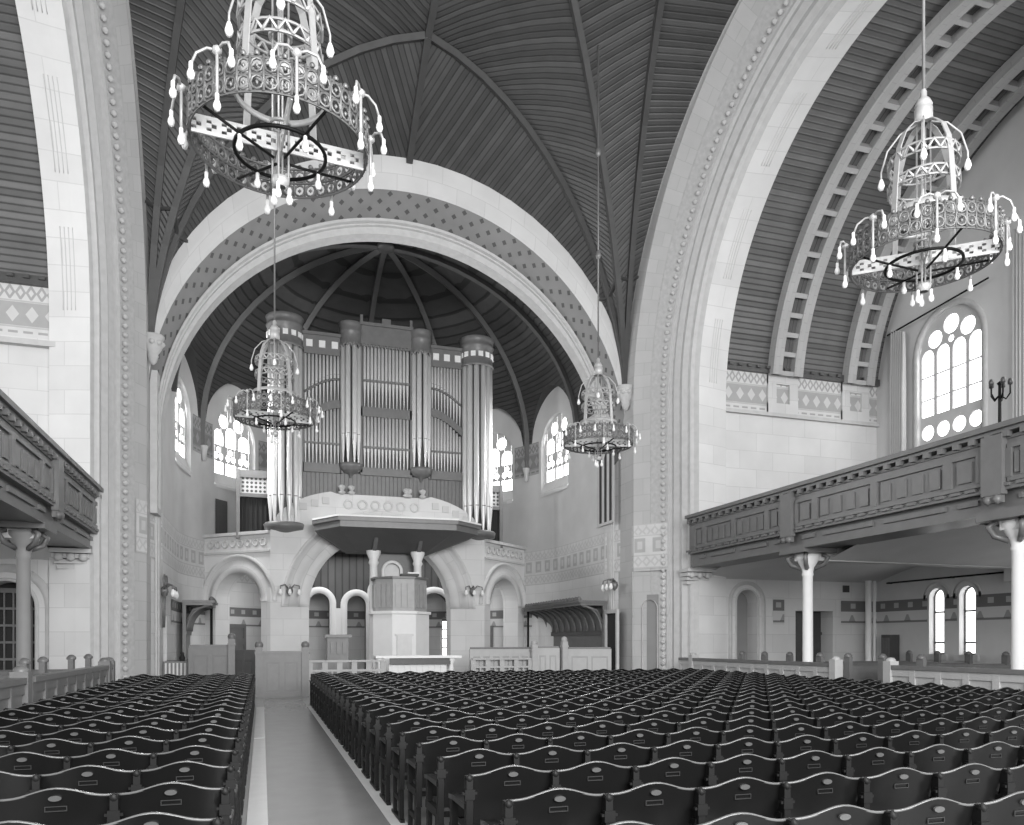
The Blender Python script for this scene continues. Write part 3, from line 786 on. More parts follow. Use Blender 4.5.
for x0, x1 in ((16.4, 17.6), (19.45, 20.6)):
    w = x1 - x0
    mb.box(x0, x0 + w * .28, 22.93, 23.0, 9.4, 10.9); mb.box(x1 - w * .28, x1, 22.93, 23.0, 9.4, 10.9); mb.box(x0, x1, 22.92, 23.0, 10.4, 10.9); mb.box(x0, x1, 22.92, 23.0, 9.4, 9.75)
struct('trim_frieze_pilasters', mb, M['stone_arch'])
mb = MB().box(14.1, XE, 22.86, 23.02, 9.28, 9.4); struct('trim_string_right', mb, M['moulding'])
mb = MB().box(-12, -4.85, 22.8, 23.02, 9.16, 9.3); struct('trim_string_left', mb, M['moulding'])
# doors in the recess
mb = MB(); mb.box(17.5, 19.15, 23.62, 23.68, 0, 2.68)
for x in (17.6, 18.38):
    for z0, z1 in ((0.15, 0.75), (0.85, 1.25), (1.35, 1.75)): mb.box(x + 0.06, x + 0.64, 23.58, 23.63, z0, z1)
mb.box(17.5, 19.15, 23.56, 23.63, 1.85, 1.95)
struct('door_3', mb, M['darkwood'])
mb = MB()
for x in (20.1, 17.0): pass
wall(mb, TRW, 2.2, 3.15, (), d=-0.02, sa=4.75, sb=XE - t0, reveal=False); wall(mb, TRW, 2.2, 3.15, (), d=-0.02, sa=1.95, sb=2.4, reveal=False); struct('trim_stencil_far', mb, M['stencil'])
# end wall with four-light window
EW = Path([(XE, 23.0), (XE, 6.0)])
WC = 23.0 - 19.9
big = archop(WC - 1.25, WC + 1.25, 8.0, 11.1)
lows = [archop(23 - y - 0.3, 23 - y + 0.3, 1.2, 3.05) for y in (20.38, 19.2, 15.9, 14.7, 11.6)]
mb = MB(); wall(mb, EW, 0, 18.0, [big] + lows, depth=0.5); struct('wall_transept_right_end', mb, M['plaster'])
ops = []
for k in range(4):
    c = WC - 0.93 + k * 0.62
    ops += [rect(c - 0.25, c + 0.25, 9.08, 9.62), rect(c - 0.25, c + 0.25, 9.66, 10.38), archop(c - 0.25, c + 0.25, 10.42, 10.98, 0.3)]
    ops.append(circop(c, 8.54, 0.25))
ops += [circop(WC - 0.63, 11.55, 0.28), circop(WC, 11.84, 0.3), circop(WC + 0.63, 11.55, 0.28), circop(WC, 11.36, 0.11)]
top = lambda s: 11.1 + 1.25 * sqrt(max(0, 1 - ((s - WC) / 1.25) ** 2))
mb = MB(); wall(mb, EW, 8.0, top, ops, depth=0.06, d=0.1, sa=WC - 1.249, sb=WC + 1.249, ds=0.2); o = struct('window_9', mb, M['grey_plaster'])
mb = MB(); wall(mb, EW, 8.0, top, (), d=0.18, sa=WC - 1.249, sb=WC + 1.249, ds=0.2, reveal=False); mb.build('window_glass', M['glass'], o)
mb = MB(); archivolt(mb, EW, WC, 1.25, 11.1, 8.0, [(0, 0), (0.0, 0.05), (0.16, 0.05), (0.18, 0)]); struct('trim_window_hood', mb, M['moulding'])
for i, y in enumerate((20.38, 19.2, 15.9, 14.7, 11.6)):
    s = 23 - y; mb = MB()
    tp = lambda q, s=s: 3.05 + sqrt(max(0, 0.09 - (q - s) ** 2))
    ops = [rect(s - 0.26, s + 0.26, 1.25, 1.55), rect(s - 0.26, s + 0.26, 1.61, 2.55), archop(s - 0.26, s + 0.26, 2.61, 3.05)]
    wall(mb, EW, 1.2, tp, ops, depth=0.05, d=0.2, sa=s - 0.299, sb=s + 0.299, ds=0.1); o = struct('window_%d' % (10 + i), mb, M['darkwood'])
    mb = MB(); wall(mb, EW, 1.2, tp, (), d=0.27, sa=s - 0.299, sb=s + 0.299, ds=0.1, reveal=False); mb.build('window_glass', M['glass'], o)
    mb = MB().box(XE - 0.08, XE + 0.3, y - 0.45, y + 0.45, 1.0, 1.2); mb.build('window_sill', M['grey_plaster'], o)
    mb = MB(); archivolt(mb, EW, s, 0.42, 3.05, 3.0, [(0, 0.005), (0, 0.02), (0.1, 0.02), (0.1, 0.005)]); mb.build('window_arch', M['grey_plaster'], o)
mb = MB(); 
xs = [0.0] + [v for y in (20.38, 19.2, 15.9, 14.7, 11.6) for v in (23 - y - 0.36, 23 - y + 0.36)] + [17.0]
for a, b in zip(xs[::2], xs[1::2]): wall(mb, EW, 2.2, 3.15, (), d=-0.02, sa=a, sb=b, reveal=False)
struct('trim_stencil_end', mb, M['stencil'])
mb = MB().tube([(XE - 0.12, 22.4, 3.66), (XE - 0.12, 17.0, 3.66)], 0.03, 5); 
for y in (22.3, 19.7, 17.1): mb.box(XE - 0.14, XE, y - 0.03, y + 0.03, 3.63, 3.69)
tag(mb.build('curtain_rod', M['iron'], org=(XE, 19.7, 3.66)), 'thin dark rod across the wall above the two arched windows', 'curtain rod')
# left transept far wall with arched doorway under the balcony
TLW = Path([(-12.0, 23.0), (-5.18, 23.0)])
la = archop(12 - 6.85, 12 - 5.55, 0, 2.5)
mb = MB(); wall(mb, TLW, 0, 9.4, [la], depth=0.6); struct('wall_transept_left_far', mb, M['stone'])
mb = MB(); archivolt(mb, TLW, 12 - 6.2, 0.65, 2.5, 0, [(0, 0), (0, 0.05), (0.08, 0.06), (0.1, -0.04), (0.22, -0.02), (0.24, 0.05), (0.42, 0.05), (0.44, 0)]); struct('trim_left_doorway', mb, M['moulding'])
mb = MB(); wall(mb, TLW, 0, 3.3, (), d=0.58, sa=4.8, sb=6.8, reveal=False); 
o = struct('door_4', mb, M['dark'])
mb = MB(); wall(mb, TLW, 0.2, 3.0, [rect(5.22 + k * .21, 5.39 + k * .21, 0.3 + j * 0.44, 0.68 + j * 0.44) for k in range(6) for j in range(6)], d=0.5, depth=0.04, sa=5.17, sb=6.48); mb.build('door_lattice', M['oak'], o)
mb = MB(); wall(mb, TLW, 9.4, 10.8, (), reveal=False); struct('trim_transept_frieze_left', mb, M['diamond'])

# ------------------------------------------------------------------ balconies
def balcony(nm, sg, X, label, XO):
    """front at x=X facing the crossing (towards -sg); body runs outward to XO"""
    t = thing(nm, label, 'balcony', (X, 15, 0))
    def bx(mb, a, b, y0, y1, z0, z1):   # a,b: distance outward from X
        x0, x1 = X + sg * a, X + sg * b
        mb.box(min(x0, x1), max(x0, x1), y0, y1, z0, z1); return mb
    Y0, Y1 = 8.0, (22.2 if sg > 0 else 23.2)
    CY = 17.2 if sg > 0 else 18.4
    mb = MB(); bx(mb, 0.0, 0.18, Y0, Y1, 4.42, 5.36)
    bx(mb, 0.1, 0.3, Y0, Y1, 4.03, 4.42)
    mb.build('front_board', M['balc'], t)
    mb = MB(); bx(mb, -0.16, 0.34, Y0, Y1 + .02, 5.50, 5.60); bx(mb, -0.09, 0.25, Y0, Y1, 5.43, 5.50)
    mb.build('top_rail', M['balc'], t)
    mb = MB(); y = Y0
    while y < Y1 - 0.1: bx(mb, -0.12, 0.0, y, y + 0.12, 5.33, 5.43); y += 0.36
    bx(mb, -0.03, 0.0, Y0, Y1, 5.30, 5.36)
    mb.build('dentil', M['balc'], t)
    mb = MB(); bx(mb, -0.05, 0.12, Y0, Y1, 4.38, 4.45)
    y = Y0
    while y < Y1 - 0.1: bx(mb, -0.09, 0.0, y, y + 0.22, 4.44, 4.50); y += 0.36
    bx(mb, 0.06, 0.32, Y0, Y1, 3.98, 4.06)
    mb.build('lower_moulding', M['balc'], t)
    # raised stiles and fielded panels
    pil = (Y1 - 0.1, CY, CY - 6, 8.0)
    for a, b in zip(pil, pil[1:]):
        hi, lo = a - 0.25, b + 0.3; span = hi - lo
        w1 = span * 0.14; wide = (span - 2 * w1) / 2
        cuts = [hi, hi - w1, hi - w1 - wide, lo + w1, lo]
        st = MB(); bx(st, -0.05, 0.0, lo, hi, 5.12, 5.2); bx(st, -0.05, 0.0, lo, hi, 4.52, 4.6)
        for c in cuts: bx(st, -0.06, 0.0, c - 0.1, c + 0.1, 4.6, 5.12)
        for n_, (c0, c1) in enumerate(zip(cuts, cuts[1:])):
            k = 4 if n_ in (1, 2) else 1
            A, B = c0 - 0.1, c1 + 0.1; pw = (A - B) / k
            for q in range(k):
                bx(st, -0.035, 0.0, A - pw * (q + 1) + pw * 0.2, A - pw * q - pw * 0.2, 4.66, 5.04)
        # lower frieze strips
        for c0, c1 in zip(cuts, cuts[1:]): bx(st, 0.05, 0.1, c1 + 0.15, c0 - 0.15, 4.2, 4.3)
        st.build('panelling', M['balc'], t)
    for y in (CY, CY - 6):
        mb = MB(); bx(mb, -0.14, 0.0, y - 0.22, y + 0.22, 4.3, 5.4); bx(mb, -0.12, 0.0, y - 0.17, y + 0.17, 4.16, 4.3)
        for q in (-0.1, 0.1): mb.lathe([(0, -0.1), (0.08, -0.05), (0.08, 0.05), (0, 0.1)], (X - sg * 0.1, y + q, 4.22), 7)
        mb.build('bracket', M['balc'], t)
    # deck, stepped tiers and coved underside
    mb = MB(); bx(mb, 0.3, abs(XO - X), Y0, Y1, 4.25, 4.45); bx(mb, 0.28, 1.1, Y0, Y1, 4.0, 4.25)
    for k in range(5): bx(mb, 1.6 + k * 1.0, abs(XO - X), Y0, Y1, 4.45 + k * 0.32, 4.45 + (k + 1) * 0.32)
    mb.build('deck', M['balc'], t)
    mb = MB()
    for ya, yb in ((23.0, CY + .2), (CY - .2, CY - 5.8), (CY - 6.2, 8.0)):
        rings = [[(X + sg * a, ya + (yb - ya) * k / 14, 3.72 + 0.5 * sin(pi * k / 14)) for k in range(15)] for a in (1.0, abs(XO - X))]
        mb.loft(rings)
    for y in (CY, CY - 6):
        bx(mb, 0.3, abs(XO - X), y - 0.2, y + 0.2, 3.7, 4.2)
        mb.box(min(XO, XO - sg * 0.5), max(XO, XO - sg * 0.5), y - 0.3, y + 0.3, 3.35, 3.75)
    mb.build('soffit', M['plaster'], t)
    for y in (CY, CY - 6):
        mb = MB().lathe([(0.22, 0), (0.22, 0.12), (0.15, 0.2), (0.135, 0.4), (0.125, 3.3), (0.15, 3.34), (0.13, 3.42), (0.18, 3.55), (0.3, 3.78), (0.3, 3.86), (0, 3.86)], (X + sg * 0.55, y, 0), 16)
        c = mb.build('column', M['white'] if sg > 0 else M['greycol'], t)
        mb = MB()
        for k in range(4):
            a = pi / 4 + k * pi / 2; x, yy = X + sg * 0.55, y
            mb.tube([(x + 0.16 * cos(a), yy + 0.16 * sin(a), 3.5), (x + 0.4 * cos(a), yy + 0.4 * sin(a), 3.6), (x + 0.5 * cos(a), yy + 0.5 * sin(a), 3.78), (x + 0.36 * cos(a), yy + 0.36 * sin(a), 3.86)], 0.06, 5)
        mb.box(X + sg * .55 - .5, X + sg * .55 + .5, y - .5, y + .5, 3.88, 4.0)
        mb.build('capital_scroll', M['balc'], c)
    return t
balcony('gallery_balcony', 1, 12.95, 'pale oak panelled balcony with white columns below the bright four-light window', XE)
balcony('gallery_balcony', -1, -4.1, 'darker oak balcony in shade over the arched lattice doorway', -12.0)
for nm, x0, x1 in (('trim_balcony_corbel_right', 13.0, 14.0), ('trim_balcony_corbel_left', -5.1, -4.15)):
    mb = MB()
    for k in range(4): mb.box(x0 + k * 0.04, x1 - k * 0.06, 22.35 + k * 0.1, 23.0, 3.86 - k * 0.13, 3.97 - k * 0.13)
    for q in range(3): mb.lathe([(0, -0.1), (0.1, -0.06), (0.1, 0.08), (0, 0.1)], (x0 + 0.2 + q * 0.28, 22.45, 3.75), 7)
    struct(nm, mb, M['moulding'])
# benches up in the gallery: their backs and end posts show over the rail
ords = ['first', 'second', 'third', 'fourth', 'fifth', 'sixth', 'seventh', 'eighth', 'ninth', 'tenth', 'eleventh', 'twelfth', 'thirteenth', 'fourteenth', 'fifteenth', 'sixteenth', 'seventeenth', 'eighteenth', 'nineteenth', 'twentieth', 'twenty-first', 'twenty-second', 'twenty-third', 'twenty-fourth']
yy = 22.2
for k in range(6):
    L = 2.1; y1 = yy; y0 = yy - L
    t = thing('gallery_pew', 'wooden pew behind the pale balcony rail, %s from the chancel end' % ords[k], 'pew', (14.2, (y0 + y1) / 2, 4.45), 'pews on the pale oak balcony')
    mb = MB().box(14.3, 14.36, y0 + 0.12, y1 - 0.12, 4.8, 5.62); mb.build('backrest', M['oak'], t)
    mb = MB().box(13.85, 14.3, y0 + 0.12, y1 - 0.12, 4.86, 4.9); mb.build('seat', M['oak'], t)
    for y in (y0 + 0.06, y1 - 0.06):
        mb = MB().box(13.9, 14.42, y - 0.045, y + 0.045, 4.45, 5.2); mb.box(14.22, 14.44, y - 0.06, y + 0.06, 5.2, 5.74); mb.lathe([(0.08, 0), (0.09, 0.04), (0.05, 0.09), (0, 0.1)], (14.33, y, 5.74), 8); mb.build('pew_end', M['palewood'], t)
    yy -= L + 0.32
# candelabra standing by the end wall of the gallery
def candelabrum(loc, label, arms):
    t = thing('candelabrum', label, 'candelabrum', loc)
    x, y, z = loc
    mb = MB().lathe([(0.2, 0), (0.2, 0.05), (0.04, 0.12), (0.03, 2.3), (0.06, 2.35), (0, 2.4)], loc, 8); mb.build('stem', M['iron'], t)
    for k in range(arms):
        a = 2 * pi * k / arms + 0.4; d = 0.19
        mb = MB().tube([(x, y, z + 2.1), (x + d * 0.6 * cos(a), y + d * 0.6 * sin(a), z + 2.0), (x + d * cos(a), y + d * sin(a), z + 2.12), (x + d * cos(a), y + d * sin(a), z + 2.28)], 0.018, 5)
        o = mb.build('arm', M['iron'], t)
        mb = MB().lathe([(0, 0), (0.045, 0.02), (0.05, 0.09), (0.03, 0.14), (0, 0.14)], (x + d * cos(a), y + d * sin(a), z + 2.28), 8); mb.build('lamp_shade', M['plate'], o)
candelabrum((15.0, 12.9, 4.77), 'thin dark standing lamp with branching arms beside the four-light window', 5)
mb = MB(); t = thing('curtain', 'tall pale gathered curtain hanging beside the four-light window', 'curtain', (XE - 0.2, 21.75, 8.0))
rings = []
for z in (7.85, 8.6, 10.2, 12.1):
    rings.append([(XE - 0.28 + 0.09 * cos(k * 1.55) * (1.0 if z < 12 else 0.6), 21.45 + 0.6 * k / 24, z + 0.3 * (k / 24.0) * (1 if z > 12 else 0)) for k in range(25)])
mb.loft(rings); mb.build('drape', M['curtain'], t)
mb = MB().tube([(XE - 0.28, 22.2, 12.25), (XE - 0.28, 18.2, 12.5)], 0.03, 5); mb.build('rod', M['iron'], t)
mb = MB().box(XE - 0.4, XE - 0.02, 21.4, 22.1, 7.75, 7.85); mb.build('sill_shelf', M['oak'], t)
mb = MB(); 
rings = [[(XE - 0.3 + 0.08 * cos(k * 1.5), 16.75 + 0.6 * k / 24, z) for k in range(25)] for z in (7.6, 10, 13.5)]
mb.loft(rings); t = thing('curtain', 'pale curtain edge at the border of the photo past the standing lamp', 'curtain', (XE - .3, 17.0, 7.6)); mb.build('drape', M['curtain'], t)

# ------------------------------------------------------------------ parapets beside the seating
def parapet(label, X, y0, y1, tall, sg, posts, group='panelled parapets along the seating'):
    t = thing('seating_parapet', label, 'parapet', (X, (y0 + y1) / 2, 0), group)
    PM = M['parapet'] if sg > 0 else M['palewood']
    mb = MB().box(X - 0.04, X + 0.04, y0, y1, 0, 1.0); mb.build('panel', PM, t)
    mb = MB().box(X - 0.1, X + 0.1, y0 - 0.02, y1 + 0.02, 1.04, 1.12); mb.build('cap_rail', M['oak'], t)
    mb = MB(); n = max(2, int((y1 - y0) / 0.62)); w = (y1 - y0) / n
    for k in range(n + 1): mb.box(X - 0.075, X + 0.075, y0 + k * w - 0.07, y0 + k * w + 0.07, 0, 1.04)
    mb.box(X - 0.07, X + 0.07, y0, y1, 0.9, 1.04); mb.box(X - 0.07, X + 0.07, y0, y1, 0, 0.18)
    mb.build('stile', PM, t)
    for y in posts:
        mb = MB().box(X - 0.11, X + 0.11, y - 0.1, y + 0.1, 0, 1.2); mb.lathe([(0.1, 0), (0.1, 0.03), (0.06, 0.07), (0, 0.08)], (X, y, 1.2), 8); mb.build('post', PM, t)
    return t
parapet('long pale panelled parapet between the wide chair block and the doorway recess', 12.5, 14.95, 21.9, 1, 1, (14.95, 21.2))
parapet('pale panelled parapet running out of the picture past the white column', 12.5, 7.6, 13.3, 1, 1, (13.3,))
parapet('grey panelled parapet along the narrow chair block, ending by the pier', -3.1, 12.5, 18.6, 1, -1, (18.55, 18.1))
parapet('short grey panelled parapet where the narrow chair block leaves the picture', -3.1, 8.0, 12.2, 1, -1, (12.15,))
# pews under the balconies
def pew(X0, X1, Y, label, group, dark=False):
    t = thing('side_pew', label, 'pew', ((X0 + X1) / 2, Y, 0), group)
    mb = MB().box(X0 + 0.06, X1 - 0.06, Y - 0.03, Y + 0.03, 0.35, 0.98); mb.build('backrest', M['oak'], t)
    mb = MB().box(X0 + 0.06, X1 - 0.06, Y, Y + 0.42, 0.43, 0.47); mb.build('seat', M['oak'], t)
    for x in (X0, X1):
        mb = MB().box(x - 0.04, x + 0.04, Y - 0.06, Y + 0.45, 0, 0.68); mb.box(x - 0.05, x + 0.05, Y - 0.1, Y + 0.1, 0.68, 1.22); mb.lathe([(0.09, 0), (0.1, 0.04), (0.05, 0.1), (0, 0.11)], (x, Y, 1.22), 8); mb.build('pew_end', M['palewood'], t)
for k in range(7):
    Y = 20.9 - k * 1.15
    if abs(Y - 17.2) < 0.3: Y -= 0.1
    pew(14.0, 20.4, Y, 'pew under the pale balcony behind the parapet, %s from the niche wall' % ords[k], 'pews under the pale balcony')
for k in range(4):
    Y = (20.2, 19.0, 16.7, 15.5)[k]
    pew(-8.5, -3.9 if k else -3.8, Y, 'pew in the shade under the dark balcony, %s from the lattice doorway' % ords[k], 'pews under the dark balcony')
# radiator cabinet in the corner
t = thing('radiator_cabinet', 'small dark cabinet standing in the corner under the balcony', 'cabinet', (20.6, 21.9, 0.75))
mb = MB().box(20.55, 20.95, 21.9, 22.3, 0, 1.85); mb.build('body', M['darkwood'], t)
mb = MB()
for k in range(5): mb.box(20.51, 20.55, 21.92 + k * 0.07, 21.96 + k * 0.07, 0.2, 1.75)
mb.build('slat', M['oak'], t)
mb = MB().lathe([(0.1, 0), (0.1, 3.72), (0, 3.72)], (20.0, 22.3, 0), 10); mb.lathe([(0.05, 0), (0.05, 3.72), (0, 3.72)], (20.25, 22.3, 0), 8)
tag(mb.build('heating_pipe', M['white'], org=(20, 22.3, 0)), 'pair of pale vertical pipes in the corner beside the cabinet', 'pipe')
for k, z in enumerate((3.35, 3.75)):
    tag(MB().box(19.5 + 0 * k, 19.75, 22.93, 22.98, z, z + 0.24).build('wall_plaque', M['darkwood'], org=(19.6, 22.95, z)), ('lower' if k == 0 else 'upper') + ' small dark square plaque above the recessed door', 'plaque')

# ------------------------------------------------------------------ organ
OY = 31.55
t = thing('pipe_organ', 'great pipe organ with round towers of pipes above the arcade', 'organ', (CXX, OY, 5.6))
org_ = t
def pipe(mb, x, y, z0, z1, r, foot, n=10):
    """open pipe: cone foot, body, and dark mouth"""
    mb.cur = 0
    mb.lathe([(r * 0.25, z0), (r, z0 + foot), (r, z1), (r * 0.8, z1), (0, z1 - 0.02)], (x, y, 0), n)
    mb.cur = 1
    mb.box(x - r * 0.55, x + r * 0.55, y - r * 1.03, y - r * 0.6, z0 + foot + 0.04, z0 + foot + r * 0.55)
    mb.cur = 0
    return mb
OM = [M['pipe'], M['pipedark']]
def tower(cx_, R, zb, zt, capz, npipe, foot, square):
    mb = MB().lathe([(R * 1.02, capz), (R * 1.08, capz + 0.06), (R * 1.0, capz + 0.12), (R * 1.0, zt - 0.42), (R * 1.08, zt - 0.36), (R * 1.0, zt - 0.3), (R * 1.04, zt - 0.14), (R * 1.09, zt - 0.03), (R * 1.05, zt), (0, zt)], (cx_, OY, 0), 24)
    tw = mb.build('tower_cap', M['oak'], org_)
    mb = MB(); prof = [(0.02, zb - 0.5), (R * 0.14, zb - 0.46), (R * 0.2, zb - 0.36), (R * 0.75, zb - 0.28), (R * 1.05, zb - 0.16), (R * 1.12, zb - 0.05), (R * 1.12, zb + 0.05), (0, zb + 0.05)]
    mb.lathe(prof if not square else [(R * 0.5, zb - 0.3), (R * 0.75, zb - 0.22), (R * 1.14, zb - 0.16), (R * 1.2, zb + 0.04), (R * 1.1, zb + 0.1), (0, zb + 0.1)], (cx_, OY, 0), 24)
    mb.build('tower_base', M['oak'], org_)
    mb = MB().lathe([(R * 0.62, zb), (R * 0.62, capz)], (cx_, OY + 0.1, 0), 20); mb.build('tower_core', M['darkwood'], org_)
    if square:
        for k in range(7):
            a = radians(-170 + k * 160 / 6.0); zc = capz + 0.46
            MB().obox((cx_ + R * 1.0 * cos(a), OY + R * 1.0 * sin(a)), a, 0.05, 0.19, zc - 0.1, zc + 0.1).build('cap_square', M['white'], tw)
    else:
        mb = MB()
        for k in range(9):
            a = radians(-180 + k * 180 / 8.0); mb.lathe([(0, -0.12), (0.05, -0.02), (0.06, 0.05), (0, 0.08)], (cx_ + R * 0.98 * cos(a), OY + R * 0.98 * sin(a), capz), 6)
        mb.build('cap_drop', M['oak'], tw)
    for k in range(npipe):
        a = radians(-180 + (k + 0.5) * 180 / npipe); r = 0.118 if npipe > 5 else 0.098
        mb = pipe(MB(), cx_ + (R - r) * cos(a), OY + (R - r) * sin(a), zb, capz + 0.1, r, foot)
        mb.build('pipe', OM, org_)
tower(0.84, 0.66, 6.05, 14.05, 12.85, 6, 1.05, True)
tower(8.46, 0.66, 6.05, 14.05, 12.85, 6, 1.05, True)
tower(3.32, 0.42, 8.55, 14.12, 13.2, 4, 1.15, False)
tower(6.13, 0.42, 8.55, 14.12, 13.2, 4, 1.15, False)
# casework
mb = MB(); mb.box(0.4, 8.9, OY + 0.25, OY + 1.6, 5.6, 13.2); mb.build('case_body', M['oak'], t)
mb = MB(); y0 = OY - 0.1
mb.box(3.7, 5.75, y0, OY + 0.3, 13.45, 14.1); mb.box(3.66, 5.79, y0 - 0.08, OY + 0.3, 14.1, 14.22); mb.box(3.7, 5.75, y0 - 0.04, OY + 0.3, 13.36, 13.45)
for x in (3.74, 5.71): mb.box(x - 0.05, x + 0.05, y0 - 0.05, y0 + 0.1, 14.2, 14.5)
mb.box(4.55, 4.9, y0, y0 + 0.2, 14.22, 14.45)
mb.build('cornice', M['oak'], t)
mb = MB()
x = 3.78
while x < 5.7: mb.disc((x, y0 - 0.05, 13.3), 0.05, 8, 'y', 0.06); x += 0.14
mb.build('cornice_bead', M['oak'], t)
# centre flat: rails and pipes in two tiers
mb = MB(); mb.box(3.66, 3.78, y0, OY + .3, 8.3, 13.4); mb.box(5.67, 5.79, y0, OY + .3, 8.3, 13.4)
mb.box(3.7, 5.75, y0, OY + .3, 10.52, 10.9); mb.box(3.7, 5.75, y0, OY + .3, 8.2, 8.5)
for xa, xb in ((1.5, 2.95), (6.5, 7.85)):
    mb.box(xa - 0.08, xa + 0.04, y0, OY + .3, 8.2, 13.0); mb.box(xb - 0.04, xb + 0.08, y0, OY + .3, 8.2, 13.0)
    mb.box(xa, xb, y0, OY + .3, 8.2, 8.55); mb.box(xa, xb, y0, OY + .3, 12.78, 13.55); mb.box(xa - .05, xb + .05, y0 - 0.06, OY + .3, 13.5, 13.62)
mb.build('case_frame', M['oak'], t)
for xa, xb, up in ((1.5, 2.95, 1), (6.5, 7.85, -1)):
    mb = MB()
    for k in range(3):
        cx_ = xa + (xb - xa) * (k + 0.5) / 3; mb.box(cx_ - 0.12, cx_ + 0.12, y0 - 0.05, y0, 13.03, 13.3)
    mb.build('frieze_square', M['white'], t)
    # curved bar between tiers
    mb = MB(); rings = []
    for dz, dy in ((0, 0), (0.32, 0), (0.32, 0.3), (0, 0.3)):
        rr = []
        for k in range(11):
            u = k / 10.0; w = u if up > 0 else 1 - u
            rr.append((xa + (xb - xa) * u, y0 + dy, 10.15 + 0.75 * sin(w * pi / 2) + dz - 0.15))
        rings.append(rr)
    mb.loft(rings + [rings[0]], smooth=False); mb.build('curved_rail', M['oak'], t)
PR = 0.052
for k in range(13):
    x = 3.87 + k * 1.71 / 12
    mb = pipe(MB(), x, OY + 0.0, 10.9, 13.4, 0.063, 0.95, 8); mb.build('pipe', OM, t)
    mb = pipe(MB(), x, OY + 0.0, 8.5, 10.55, 0.062, 0.75, 8); mb.build('pipe', OM, t)
for xa, xb, up in ((1.5, 2.95, 1), (6.5, 7.85, -1)):
    for k in range(10):
        x = xa + 0.1 + (xb - xa - 0.2) * k / 9; u = (k + 0.3) / 9.3; w = u if up > 0 else 1 - u
        zc = 10.15 + 0.75 * sin(w * pi / 2)
        mb = pipe(MB(), x, OY + 0.02, zc + 0.15, 12.8, 0.055, 1.0, 8); mb.build('pipe', OM, t)
        mb = pipe(MB(), x, OY + 0.02, 8.55, zc - 0.12, 0.055, 0.75, 8); mb.build('pipe', OM, t)
# bright mouth rails
for z in (11.9, 9.26): MB().box(3.8, 5.66, OY - 0.085, OY - 0.06, z, z + 0.09).build('pipe_rail', M['palewood'], t)
for xa, xb, up in ((1.5, 2.95, 1), (6.5, 7.85, -1)):
    MB().box(xa + .05, xb - .05, OY - 0.07, OY - 0.045, 9.3, 9.38).build('pipe_rail', M['palewood'], t)
    pts = []
    for k in range(11):
        u = k / 10.0; w = u if up > 0 else 1 - u
        pts.append((xa + 0.05 + (xb - xa - .1) * u, OY - 0.07, 11.28 + 0.6 * sin(w * pi / 2)))
    MB().tube(pts, 0.05, 4).build('pipe_rail', M['palewood'], t)
# boarded skirt below the pipes, and side wings
mb = MB(); n = 40
for k in range(n):
    x = 1.5 + 6.4 * k / n; mb.box(x, x + 6.4 / n - 0.012, OY, OY + 0.3, 5.6, 8.25)
mb.build('skirt_board', M['oak'], t)
for sg, x0, x1 in ((-1, -0.95, 0.45), (1, 8.85, 9.75)):
    mb = MB(); yb = OY + 0.5
    mb.box(x0, x0 + 0.14, yb, yb + 1, 5.6, 8.25); mb.box(x1 - 0.14, x1, yb, yb + 1, 5.6, 8.25); mb.box(x0 + .14, x1 - .14, yb + .01, yb + 0.9, 7.95, 8.24); mb.box(x0 + .14, x1 - .14, yb + .01, yb + 0.9, 7.2, 7.34); mb.build('side_wing', M['oak'], t)
    mb = MB().box(x0 + .1, x1 - .1, yb + 0.08, yb + 0.12, 7.3, 8.0); mb.build('grille', M['grille'], t)
    mb = MB(); rings = [[(x0 + 0.12 + (x1 - x0 - .24) * k / 24, yb + 0.2 + 0.04 * cos(k * 1.7), z) for k in range(25)] for z in (5.6, 7.25)]; mb.loft(rings); mb.build('side_curtain', M['dark'], t)
mb = MB(); wall(mb, AP, 5.6, 7.4, (), d=0.06, sa=sphi(143), sb=sphi(149), reveal=False); struct('door_5', mb, M['darkwood'])

# ------------------------------------------------------------------ pulpit with its sounding board
PX, PY = 4.9, 29.4
t = thing('pulpit', 'white pulpit with panelled drum between two columns before the arcade', 'pulpit', (PX, PY, 0))
def hexa(r, d=0.0, n=8): return [(PX + r * cos(pi / n + 2 * pi * k / n), PY + d + r * sin(pi / n + 2 * pi * k / n)) for k in range(n)]
mb = MB().prism(hexa(1.12), 0.0, 2.62); mb.prism(hexa(1.2), 2.62, 2.72); mb.build('base', M['pulpit'], t)
mb = MB().box(PX - 0.27, PX + 0.27, PY - 1.12, PY - 1.0, 0.95, 1.85); mb.box(PX - 0.33, PX + 0.33, PY - 1.1, PY - 1.0, 1.82, 1.9); mb.build('base_panel', M['strip'], t)
mb = MB().prism(hexa(1.02), 2.72, 3.9); mb.build('drum', M['drum'], t)
mb = MB()
for k in range(8):
    a = 2 * pi * k / 8 + pi / 4; c = 0.955
    for q in (-0.22, 0, 0.22): 
        mb.obox((PX + c * cos(a) - q * sin(a), PY + c * sin(a) + q * cos(a)), a + pi / 2, 0.16, 0.04, 2.86, 3.72)
mb.build('drum_panel', M['drum'], t)
mb = MB().prism(hexa(1.1), 3.9, 3.98); mb.build('cap_rail', M['oak'], t)
for x in (-0.88, 0.8):
    mb = MB().lathe([(0.2, 0), (0.2, 0.15), (0.165, 0.25), (0.15, 4.5), (0.2, 4.6), (0.16, 4.7), (0.27, 4.95), (0.27, 5.05), (0, 5.05)], (PX + x, PY + 0.6, 0), 14); mb.build('column', M['pulpit'], t)
